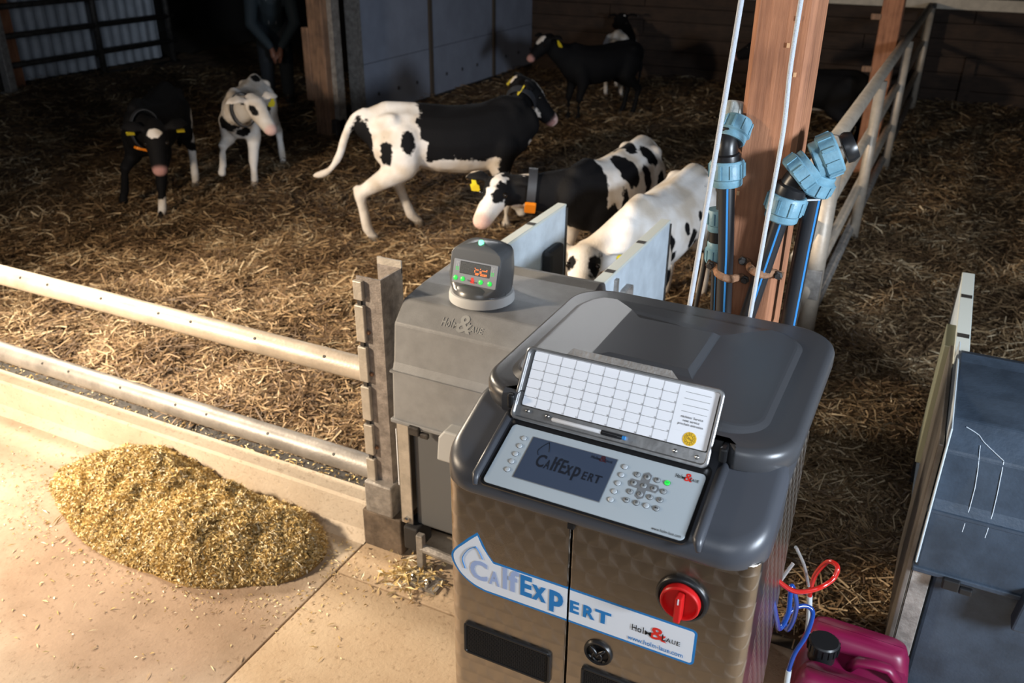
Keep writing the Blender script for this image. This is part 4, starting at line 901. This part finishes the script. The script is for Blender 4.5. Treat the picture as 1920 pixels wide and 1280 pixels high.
hose('red_tube', 'red looped plastic tube above the canister', [h(1446, 1030, 1.60), h(1446, 1062, 1.62), h(1456, 1085, 1.66), h(1490, 1108, 1.74), h(1530, 1104, 1.82), h(1562, 1085, 1.86), h(1570, 1062, 1.88), h(1552, 1053, 1.90), h(1530, 1075, 1.92), h(1521, 1100, 1.93), h(1518, 1118, 1.94)], .0062, TUBR)
hose('blue_tube', 'blue coiled plastic tube hanging over the black canister cap', [h(1430, 1105, 1.60), h(1448, 1125, 1.64), h(1456, 1160, 1.68), h(1462, 1178, 1.72), h(1478, 1150, 1.74), h(1484, 1098, 1.76), h(1493, 1130, 1.78), h(1488, 1160, 1.80), h(1476, 1180, 1.82), h(1472, 1160, 1.85), h(1490, 1140, 1.88), h(1512, 1136, 1.90), h(1524, 1150, 1.90), h(1512, 1190, 1.88), h(1490, 1225, 1.86), h(1478, 1258, 1.85)], .0062, TUBB)
hose('clear_tube', 'clear thin tube beside the red loop pointing down to the canister', [h(1492, 1025, 1.85), h(1508, 1060, 1.88), h(1516, 1098, 1.92)], .0042, CLEAR)
hose('clear_tube', 'short clear tube leaning against the side of the machine', [h(1487, 1056, 1.78), h(1466, 1085, 1.74), h(1446, 1118, 1.70)], .0045, CLEAR)
hose('suction_pipe', 'grey suction pipe under the blue tube end at the canister cap', [h(1479, 1256, 1.85), h(1474, 1290, 1.85), h(1470, 1330, 1.86)], .0075, KEYL)
hose('suction_pipe', 'grey suction pipe under the red tube standing in the canister cap', [h(1518, 1116, 1.94), h(1517, 1150, 1.95), h(1514, 1185, 1.965)], .0075, KEYL)

# ------------------------------------------------------------------ calves
def coat_mat():
    m = mat('calf_coat', (.7, .67, .63), .75, 0, .25, 90); nt = m.node_tree; b = nt.nodes['Principled BSDF']
    an = N(nt, 'ShaderNodeAttribute', attribute_name='patch'); pk = N(nt, 'ShaderNodeAttribute', attribute_name='pink'); hf = N(nt, 'ShaderNodeAttribute', attribute_name='hoof')
    tc = N(nt, 'ShaderNodeTexCoord'); n = N(nt, 'ShaderNodeTexNoise'); n.inputs['Scale'].default_value = 26; n.inputs['Detail'].default_value = 4; nt.links.new(tc.outputs['Object'], n.inputs['Vector'])
    ad = N(nt, 'ShaderNodeMath', operation='MULTIPLY_ADD'); ad.inputs[1].default_value = .05; nt.links.new(n.outputs['Fac'], ad.inputs[0]); nt.links.new(an.outputs['Fac'], ad.inputs[2])
    f = N(nt, 'ShaderNodeMapRange'); f.inputs[1].default_value = .021; f.inputs[2].default_value = .029; nt.links.new(ad.outputs[0], f.inputs[0])
    n2 = N(nt, 'ShaderNodeTexNoise'); n2.inputs['Scale'].default_value = 6; nt.links.new(tc.outputs['Object'], n2.inputs['Vector'])
    wh = ramp(nt, [(.35, (.56, .49, .41)), (.6, (.76, .73, .70))], n2.outputs['Fac'])
    def mix(fac, a, bb):
        x = N(nt, 'ShaderNodeMix', data_type='RGBA'); nt.links.new(fac, x.inputs[0])
        for s, i in ((a, 6), (bb, 7)):
            if isinstance(s, tuple): x.inputs[i].default_value = (*s, 1)
            else: nt.links.new(s, x.inputs[i])
        return x.outputs[2]
    c = mix(f.outputs[0], (.006, .006, .007), wh); c = mix(pk.outputs['Fac'], c, (.66, .36, .33)); c = mix(hf.outputs['Fac'], c, (.10, .08, .06))
    nt.links.new(c, b.inputs['Base Color']); b.inputs['Specular IOR Level'].default_value = .12; return m
COAT = coat_mat(); EYE = mat('eye_dark', (.01, .008, .007), .1)
COLL = mat('collar_dark', (.03, .033, .04), .5)
def remesh_obj(mb, voxel, smooth_it=6):
    me = bpy.data.meshes.new('tmp'); me.from_pydata(mb.v, [], mb.f); fix_normals(me)
    o = bpy.data.objects.new('tmp', me); COL.objects.link(o)
    r = o.modifiers.new('r', 'REMESH'); r.mode = 'VOXEL'; r.voxel_size = voxel
    s = o.modifiers.new('s', 'SMOOTH'); s.factor = .5; s.iterations = smooth_it
    dg = bpy.context.evaluated_depsgraph_get(); me2 = bpy.data.meshes.new_from_object(o.evaluated_get(dg)); bpy.data.objects.remove(o)
    me2.polygons.foreach_set('use_smooth', [True]*len(me2.polygons)); return me2
def calf(label, pos, head_deg, s=1.0, poll=(.70, 0, .98), muzzle=(1.0, 0, .86), feet=None, patches=(), base='white', tail=None, tags=(), collar=None, voxel=.013, bow=0.0, name='calf', ground=.03, headup=None):
    """local frame: x forward, y left, z up, withers about .84 high; everything placed on the straw at pos"""
    a = radians(head_deg); fx = Vector((cos(a), sin(a), 0)); fy = Vector((-sin(a), cos(a), 0)); O = Vector((pos[0], pos[1], ground))
    def Wd(p):
        x, y, z = p; y = y + bow*(x*x)
        return O + fx*(x*s) + fy*(y*s) + Vector((0, 0, z*s))
    B = MB()
    T = lambda pts, rad, up=(0, 0, 1), seg=14, re=True: B.tube([Wd(p) for p in pts], [((r[0]*s, r[1]*s) if isinstance(r, tuple) else r*s) for r in rad], seg, up=up, round_ends=re)
    # trunk: narrow hooked rump, deep chest, tucked belly
    T([(-.52, 0, .735), (-.46, 0, .71), (-.38, 0, .69), (-.24, 0, .655), (-.08, 0, .625), (.08, 0, .615), (.22, 0, .625), (.34, 0, .655), (.43, 0, .685), (.50, 0, .71)],
      [(.075, .095), (.125, .135), (.160, .160), (.175, .185), (.190, .203), (.190, .212), (.168, .216), (.140, .203), (.108, .165), (.075, .11)])
    T([(-.50, 0, .80), (-.40, 0, .828), (-.25, 0, .82), (0, 0, .795), (.2, 0, .80), (.34, 0, .835), (.44, 0, .82)], [.04, .05, .045, .04, .04, .05, .05])
    for sg in (-1, 1): T([(-.38, sg*.10, .775), (-.44, sg*.075, .76)], [.05, .05]); 
    P, Mz = Vector(poll), Vector(muzzle); hd = (Mz-P).normalized(); hl = (Mz-P).length
    nb = Vector((.40, 0, .70)); mid = nb.lerp(P, .5) + Vector((.02, 0, -.02))
    T([nb, mid, P - hd*.0 + Vector((0, 0, -.03))], [(.095, .150), (.080, .115), (.068, .088)])
    hup = (Vector(headup) if headup else Vector((0, 0, 1))); hup = (hup - hd*hup.dot(hd)).normalized(); hsd = hup.cross(hd)
    H = lambda u, l, w: P + hd*(u*.30) + hsd*l + hup*w
    upw = (fx*hup[0] + fy*hup[1] + Vector((0, 0, hup[2])))
    T([H(-.08, 0, .0), H(.12, 0, .0), H(.35, 0, -.008), H(.6, 0, -.018), H(.82, 0, -.022), H(1.0, 0, -.026)], [(.064, .068), (.088, .088), (.084, .086), (.067, .069), (.061, .058), (.056, .050)], up=upw)
    T([H(.15, 0, -.06), H(.45, 0, -.065), H(.9, 0, -.05)], [.04, .035, .03], up=upw)
    for sg in (-1, 1):      # ears held sideways
        T([H(.02, sg*.075, .035), H(-.02, sg*.13, .05), H(-.06, sg*.19, .035), H(-.08, sg*.225, .01)], [(.022, .018), (.050, .016), (.045, .014), (.014, .010)], up=tuple(upw))
    # legs
    ft = feet or {}
    for nm, sg in (('fl', 1), ('fr', -1)):
        dx, dy, lz = ft.get(nm, (0, 0, 0)); f = Vector((.33+dx, sg*.10+dy, lz)); sh = Vector((.33, sg*.095, .60)); el = Vector((.29+dx*.15, sg*.11, .44))
        kn = el.lerp(f, .45) + Vector((.03, 0, .02)) + (Vector((.05, 0, .06)) if lz > .05 else Vector((0, 0, 0))); fe_ = kn.lerp(f, .72)
        T([sh, el], [(.070, .105), (.060, .075)]); T([el, el.lerp(kn, .5), kn, kn.lerp(fe_, .35), fe_, f + Vector((.015, 0, .05))], [.064, .048, .043, .031, .034, .030]); T([f+Vector((.015, 0, .05)), f+Vector((.035, 0, .012))], [.030, .037], re=True)
    for nm, sg in (('hl', 1), ('hr', -1)):
        dx, dy, lz = ft.get(nm, (0, 0, 0)); f = Vector((-.42+dx, sg*.10+dy, lz)); hp = Vector((-.38, sg*.10, .66)); stf = Vector((-.27+dx*.35, sg*.125, .50+lz*.4)); hk = Vector((-.495+dx*.8, sg*.10+dy*.6, .33+lz*.7)); fe_ = hk.lerp(f, .72)
        T([hp, hp.lerp(stf, .55), stf], [(.085, .165), (.090, .145), (.080, .098)]); T([stf, stf.lerp(hk, .5), hk], [.086, .062, .038]); T([hk+Vector((-.015, 0, .03)), hk, hk.lerp(fe_, .4), fe_, f+Vector((.01, 0, .05))], [.029, .041, .031, .035, .030]); T([f+Vector((.012, 0, .05)), f+Vector((.03, 0, .012))], [.030, .037])
    tl = tail or [(-.53, 0, .80), (-.58, 0, .72), (-.585, 0, .55), (-.56, 0, .40), (-.56, 0, .30)]
    T(smoothpath(tl, 4), [.026]*(4*(len(tl)-1)-6)+[.02, .02, .022, .026, .026, .022, .015], seg=10)
    me = remesh_obj(B, voxel*s)
    nv = len(me.vertices); co = np.empty(nv*3); me.vertices.foreach_get('co', co); co = co.reshape(-1, 3)
    rel = co - np.array(O); X = rel@np.array(fx)/s; Y = rel@np.array(fy)/s; Y = Y - bow*X*X; Z = rel[:, 2]/s; L = np.stack([X, Y, Z], 1)
    hv = L-np.array(P); HU = hv@np.array(hd)/.30; HL = hv@np.array(hsd); HW = hv@np.array(hup); inhead = (HU > -.25) & (np.abs(HL) < .26) & (np.abs(HW) < .14) & (HU < 1.3)
    val = np.full(nv, .3 if base == 'white' else -.3)
    for pc in patches:
        col, kind, c, r = pc
        q = L if kind == 'B' else np.stack([HU*.30, HL, HW], 1)
        d = (np.sqrt((((q-np.array(c))/np.array(r))**2).sum(1))-1)*min(r)
        if kind == 'H': d = np.where(inhead, d, .3)
        val = np.minimum(val, d) if col == 'b' else np.maximum(val, -d)
    pink = np.clip((HU-.93)/.10, 0, 1)*inhead*.6; hoof = np.clip((.05-Z)/.012, 0, 1)*.9
    for nm, arr in (('patch', val+0.0), ('pink', pink), ('hoof', hoof)):
        at_ = me.attributes.new(nm, 'FLOAT', 'POINT'); at_.data.foreach_set('value', arr.astype(np.float32))
    root = thing(name, label, 'calf', O)
    for v in me.vertices: v.co -= O
    me.materials.append(COAT); body = bpy.data.objects.new('body', me); me.name = 'body'; COL.objects.link(body); body.parent = root
    for sg in (-1, 1):
        n = MB(); c = Wd(H(.40, sg*.070, .028)); n.lathe(c-upw*.0-Vector((0, 0, .016)), (0, 0, 1), [(.004, 0), (.013, .005), (.017, .016), (.013, .027), (.004, .032)], 12); n.build('eye', EYE, root, smooth=True)
    for sg in tags:
        c = Wd(H(-.06, sg*.17, .0)); e = (Wd(H(-.06, sg*.17, -.1))-c).normalized(); sdv = (Wd(H(-.06, sg*.27, 0))-c).normalized(); tp = Plane(c, sdv, -e)
        fw = (Wd(H(1, 0, 0))-Wd(H(0, 0, 0))).normalized(); sgn = 1 if tp.n.dot(CAMP-c) > 0 else -1; off = tp.n*sgn*.022; tp.o = tp.o+off
        n = MB(); n.prism([(-.012, .02), (.012, .02), (.016, -.01), (.028, -.018), (.028, -.062), (-.028, -.062), (-.028, -.018), (-.016, -.01)], tp, -.002, .002); n.build('ear_tag', TAGY, root)
    if collar is not None:
        t, tag_ang = collar; c = nb.lerp(mid, t) if t < 1 else mid.lerp(P, t-1); d = (P-nb).normalized(); u = Vector((0, 0, 1)) - d*d.z; u.normalize(); sd_ = d.cross(u)
        ra, rb = .122-.022*t, .180-.044*t; rs = []
        for hh, k in ((-.024, 1.0), (-.024, 1.05), (.024, 1.05), (.024, 1.0)):
            rs.append([Wd(c + d*hh + sd_*(ra*k*cos(q)) + u*(rb*k*sin(q))) for q in np.linspace(0, 2*pi, 33)[:-1]])
        n = MB(); n.rings(rs, False, False, close=True); co_ = n.build('collar', COLL, root, smooth=True, auto=40)
        q = radians(tag_ang); pc = Wd(c + sd_*(ra*1.07*cos(q)) + u*(rb*1.07*sin(q))); out = (pc-Wd(c)).normalized(); ax = (Wd(c+d)-Wd(c)).normalized(); ax = (ax-out*ax.dot(out)).normalized()
        tp = Plane(pc, ax, out.cross(ax)); n = MB(); n.prism(rrect(-.032, .032, -.045, .045, .008, 3), tp, -.006, .012); o_ = n.build('collar_tag', TAGO, co_, bevel=.002)
    return root
def w2l(pos, deg, s, p, ground=.03):
    a = radians(deg); d = Vector((p[0]-pos[0], p[1]-pos[1])); return ((d.x*cos(a)+d.y*sin(a))/s, (-d.x*sin(a)+d.y*cos(a))/s, (p[2]-ground)/s)
# big calf walking to the right
pC, dC, sC = (-3.14, 5.38), 41, 1.12
calf('black and white calf with white rump striding right in front of the blue panels', pC, dC, sC, poll=w2l(pC, dC, sC, on(1, 5.98, 978, 160)), muzzle=w2l(pC, dC, sC, on(1, 6.12, 1034, 212)),
     feet={'hr': (-.13, .05, 0), 'hl': (.20, .08, 0), 'fr': (.0, 0, 0), 'fl': (.14, .04, .05)}, base='white',
     patches=[('b', 'B', (.12, 0, .74), (.42, .3, .26)), ('b', 'B', (.45, 0, .70), (.30, .3, .30)), ('b', 'B', (.36, -.12, .46), (.10, .12, .16)), ('b', 'B', (-.10, -.16, .58), (.09, .14, .12)), ('w', 'B', (-.40, 0, .82), (.20, .3, .10)), ('w', 'B', (-.30, -.16, .66), (.08, .1, .25)), ('b', 'B', (-.30, -.17, .66), (.045, .1, .075)), ('b', 'B', (-.43, -.15, .60), (.035, .1, .08)), ('b', 'B', (-.56, -.02, .62), (.07, .14, .17)),
              ('w', 'B', (-.08, -.16, .44), (.16, .12, .10)), ('w', 'B', (.08, -.1, .40), (.20, .2, .09)), ('w', 'B', (.02, 0, .42), (.3, .3, .06)), ('w', 'B', (.52, -.06, .58), (.03, .05, .025)), ('b', 'H', (.05, 0, 0), (.40, .25, .25)), ('w', 'H', (.12, 0, .085), (.10, .030, .05)), ('w', 'H', (.16, -.07, -.075), (.06, .06, .035)), ('w', 'H', (.33, 0, .0), (.055, .05, .07)), ('w', 'B', (.35, .1, .20), (.14, .14, .26)), ('w', 'B', (.45, -.1, .08), (.25, .12, .18))],
     tail=[(-.53, 0, .82), (-.60, 0, .78), (-.66, .02, .66), (-.70, .06, .54), (-.77, .10, .44), (-.86, .14, .40)], tags=(1, -1), collar=(1.2, -70), ground=.02)
# black calf at left coming towards the camera
pA, dA, sA = (-5.62, 5.02), -59, 1.0
calf('all black calf with a small white forehead patch coming towards the kerb', pA, dA, sA, poll=w2l(pA, dA, sA, on(1, 4.55, 290, 240)), muzzle=w2l(pA, dA, sA, on(1, 4.40, 300, 325)),
     feet={'fl': (.20, .0, 0), 'fr': (.02, -.12, .10), 'hl': (.05, .04, 0), 'hr': (.1, -.02, 0)}, base='black',
     patches=[('w', 'H', (.07, 0, .085), (.035, .05, .05)), ('w', 'B', (-.36, .16, .52), (.10, .1, .14)), ('w', 'B', (-.42, .12, .1), (.12, .12, .20)), ('w', 'B', (.46, .12, .06), (.1, .1, .11)), ('w', 'B', (-.55, 0, .86), (.03, .05, .03))], tags=(1, -1), collar=(.9, -60), ground=.02)
# white spotted calf
pB, dB, sB = (-5.43, 5.85), -62, .95
calf('white calf with dark spots trotting forward beside the black calf', pB, dB, sB, poll=w2l(pB, dB, sB, on(1, 5.25, 474, 190)), muzzle=w2l(pB, dB, sB, on(1, 5.15, 514, 244)),
     feet={'fl': (.10, .0, 0), 'fr': (.10, -.06, .16), 'hl': (.0, .08, 0), 'hr': (.05, 0, 0)}, base='white',
     patches=[('b', 'H', (.13, -.075, .035), (.07, .04, .03)), ('b', 'H', (.13, .075, .035), (.06, .04, .03)), ('b', 'B', (.44, -.05, .60), (.12, .13, .07)), ('b', 'B', (.36, -.13, .72), (.05, .05, .03)), ('b', 'B', (.44, .06, .52), (.09, .06, .05)), ('b', 'B', (.20, -.1, .80), (.07, .03, .05)), ('b', 'B', (.05, -.14, .74), (.06, .06, .025)), ('b', 'B', (-.1, -.17, .68), (.05, .05, .05)), ('b', 'B', (.30, -.12, .22), (.03, .05, .03)), ('b', 'B', (-.3, .03, .84), (.09, .05, .04))],
     tags=(1,), collar=(1.0, 200), ground=.02)
# calf with collar looking left, body towards the stall
pD, dD, sD = (-1.79, 5.02), -97, 1.0
calf('spotted calf with dark collar and orange tag turning its head beside the first stall board', pD, dD, sD, poll=w2l(pD, dD, sD, on(1, 4.42, 948, 345)), muzzle=w2l(pD, dD, sD, on(1, 4.06, 905, 428)),
     feet={'fl': (.0, 0, 0), 'fr': (.05, 0, 0)}, base='white', bow=-.06,
     patches=[('b', 'B', (.52, 0, .72), (.27, .22, .32)), ('b', 'B', (.30, .15, .45), (.13, .12, .17)), ('b', 'B', (.05, .10, .76), (.10, .12, .12)), ('b', 'B', (.16, .16, .56), (.04, .1, .12)), ('b', 'B', (-.13, .14, .66), (.06, .08, .10)), ('b', 'B', (-.02, .16, .52), (.045, .08, .08)), ('b', 'B', (-.26, .10, .78), (.06, .08, .08)), ('b', 'B', (-.17, -.02, .83), (.07, .09, .05)), ('b', 'B', (-.30, .17, .60), (.05, .08, .09)),
              ('b', 'H', (.03, 0, .0), (.12, .25, .10)), ('b', 'H', (.15, .05, .045), (.05, .04, .04)), ('b', 'H', (.15, -.06, .04), (.055, .045, .05)), ('w', 'H', (.06, 0, .095), (.09, .03, .05)), ('w', 'H', (.02, .06, .08), (.04, .05, .02)), ('w', 'H', (.27, 0, -.03), (.09, .1, .1))],
     tags=(-1,), collar=(1.2, 212), ground=.02)
# white calf entering the stall
pE, dE, sE = (-1.30, 4.50), -95, 1.0
calf('white calf with black flecks entering the stall between the two boards', pE, dE, sE, poll=w2l(pE, dE, sE, on(1, 3.90, 1098, 474)), muzzle=w2l(pE, dE, sE, on(1, 3.68, 1088, 533)),
     feet={'hl': (-.04, 0, 0), 'hr': (.06, 0, 0)}, base='white',
     patches=[('b', 'B', (.26, .16, .62), (.03, .06, .05)), ('b', 'B', (.10, .16, .66), (.03, .06, .035)), ('b', 'B', (.02, .17, .58), (.05, .06, .06)), ('b', 'B', (-.08, .17, .68), (.03, .06, .025)), ('b', 'B', (-.18, .16, .62), (.035, .05, .05)), ('b', 'B', (-.05, .18, .50), (.04, .06, .06)), ('b', 'B', (.30, .14, .42), (.07, .07, .09)), ('b', 'B', (.22, .14, .52), (.04, .05, .05)), ('b', 'B', (-.30, .15, .80), (.025, .04, .02)), ('b', 'B', (-.38, .14, .62), (.03, .04, .05)), ('b', 'B', (-.34, .15, .40), (.05, .07, .07)),
              ('b', 'H', (.12, .06, .03), (.08, .05, .04)), ('b', 'H', (.0, -.16, .03), (.05, .06, .04)), ('b', 'H', (.12, -.06, .03), (.04, .05, .04))], tags=(1,), ground=.02)
# calves in the dark at the back
pF, dF = (-3.95, 11.1), 100
calf('black and white calf standing in the dark beside the back plank wall', pF, dF, .95, feet={'fr': (.1, 0, 0)}, base='white', patches=[('b', 'B', (.1, 0, .78), (.4, .3, .12)), ('b', 'B', (.5, 0, .7), (.2, .3, .3)), ('b', 'B', (-.2, 0, .66), (.2, .3, .15)), ('b', 'H', (.1, 0, 0), (.3, .25, .2)), ('b', 'B', (.35, .1, .42), (.05, .1, .04))], poll=(.66, .12, .90), muzzle=(.88, .25, .80), voxel=.02, ground=.02)
pG, dG = (-3.62, 9.5), -124
calf('nearly black calf with a white blaze standing behind the head of the striding calf', pG, dG, .98, base='black', patches=[('w', 'H', (.10, 0, .085), (.07, .05, .05))], poll=(.68, -.02, .92), muzzle=(.92, .02, .78), tags=(1,), voxel=.02, ground=.02)
pJ = (-1.25, 9.2)
calf('dark calf in deep shade behind the timber post carrying the pipes', pJ, 160, .95, base='black', patches=[('w', 'B', (-.42, .1, .15), (.1, .15, .22)), ('w', 'B', (0, 0, .42), (.2, .2, .05))], voxel=.02, ground=.02)

# ------------------------------------------------------------------ person bending forward in the dark at the back
PP = Vector((-7.30, 8.45, .03)); face = radians(-47)
def pw_(x, y, z): return PP + Vector((cos(face), sin(face), 0))*x + Vector((-sin(face), cos(face), 0))*y + Vector((0, 0, z))
per = thing('person', 'person in a dark work jacket and trousers bending forward with hands together', 'person', PP)
SKIN = mat('skin', (.20, .09, .06), .5); JACK = mat('navy_jacket', (.018, .03, .04), .8, 0, .3, 60); TROU = mat('dark_trousers', (.012, .016, .022), .85, 0, .3, 60); BOOT = mat('boot', (.012, .012, .012), .5); HAIR = mat('hair_brown', (.05, .03, .02), .8)
B = MB(); T = lambda pts, rad, seg=12: B.tube([pw_(*p) for p in pts], rad, seg, up=(0, 0, 1) if False else None, round_ends=True)
T([(-.10, 0, .92), (.02, 0, 1.08), (.20, 0, 1.27)], [.12, .13, .12]); T([(.26, 0, 1.29), (.33, 0, 1.37)], [.055, .052])
B.tube([pw_(.37, 0, 1.31), pw_(.385, 0, 1.37), pw_(.39, 0, 1.43), pw_(.38, 0, 1.49), pw_(.36, 0, 1.535)], [(.04, .045), (.062, .078), (.072, .095), (.075, .095), (.05, .06)], 14, up=(cos(face), sin(face), 0), round_ends=True)
T([(.465, 0, 1.42), (.495, 0, 1.40)], [.014, .017], 8); T([(.455, -.02, 1.365), (.455, .02, 1.365)], [.012, .012], 8)
for sg in (-1, 1):
    T([(.37, sg*.078, 1.43), (.36, sg*.09, 1.445)], [.02, .018], 8)
    sh, el, wr_ = (.22, sg*.19, 1.25), (.30, sg*.22, .95), (.44, sg*.05, .70)
    T([sh, el, wr_], [.05, .042, .028]); hd_ = Vector((.46, sg*.035, .645))
    T([wr_, (.455, sg*.04, .66), (.465, sg*.035, .625)], [.028, .034, .036])
    for k, (ln, sp) in enumerate(((.062, -.026), (.074, -.009), (.070, .009), (.055, .025))):
        T([(.465+sp*.6, sg*.035+sp*.5, .615), (.475+sp*.6, sg*.03+sp*.5, .615-ln*.55), (.462+sp*.6, sg*.025+sp*.5, .615-ln)], [.010, .009, .008], 8)
    T([(.445, sg*.02, .65), (.475, sg*.0, .625), (.482, sg*-.005, .595)], [.012, .010, .009], 8)
    T([(-.10, sg*.09, .90), (.12, sg*.11, .50), (-.02, sg*.11, .10), (.04, sg*.11, .05)], [.08, .045, .03, .03])
me = remesh_obj(B, .0075, 3)
for v in me.vertices: v.co -= PP
me.name = 'body'; me.materials.append(SKIN); o = bpy.data.objects.new('body', me); COL.objects.link(o); o.parent = per
B = MB(); T([(-.14, 0, .86), (-.06, 0, 1.0), (.10, 0, 1.17), (.22, 0, 1.29), (.27, 0, 1.32)], [(.20, .15), (.20, .16), (.21, .16), (.17, .13), (.08, .08)], 16)
for sg in (-1, 1): T([(.20, sg*.16, 1.26), (.22, sg*.21, 1.22), (.30, sg*.24, .95), (.43, sg*.065, .725)], [.085, .085, .072, .048])
me = remesh_obj(B, .014, 4)
for v in me.vertices: v.co -= PP
me.name = 'jacket'; me.materials.append(JACK); o = bpy.data.objects.new('jacket', me); COL.objects.link(o); o.parent = per
n = MB()
for sg in (-1, 1): n.tube([pw_(.33, sg*.05, 1.24), pw_(.26, sg*.045, 1.08), pw_(.14, sg*.04, .93)], .006, 6)
n.build('jacket_trim', KEY, per)
B = MB()
for sg in (-1, 1): T([(-.12, sg*.08, .92), (.10, sg*.11, .52), (-.02, sg*.11, .14)], [.135, .09, .07])
T([(-.14, 0, .95), (-.10, 0, .84)], [(.17, .14), (.17, .14)], 16)
me = remesh_obj(B, .016, 4)
for v in me.vertices: v.co -= PP
me.name = 'trousers'; me.materials.append(TROU); o = bpy.data.objects.new('trousers', me); COL.objects.link(o); o.parent = per
for sg in (-1, 1):
    n = MB(); n.tube([pw_(-.03, sg*.11, .16), pw_(-.03, sg*.11, .05)], [.072, .06], 14); n.tube([pw_(-.06, sg*.11, .035), pw_(.06, sg*.115, .035), pw_(.17, sg*.12, .025)], [.045, .05, .035], 12, round_ends=True); n.build('boot', BOOT, per, smooth=True)
n = MB(); n.tube([pw_(.33, 0, 1.44), pw_(.34, 0, 1.50), pw_(.355, 0, 1.55)], [(.085, .085), (.088, .10), (.05, .06)], 14, up=(cos(face), sin(face), 0), round_ends=True); n.build('hair', HAIR, per, smooth=True)
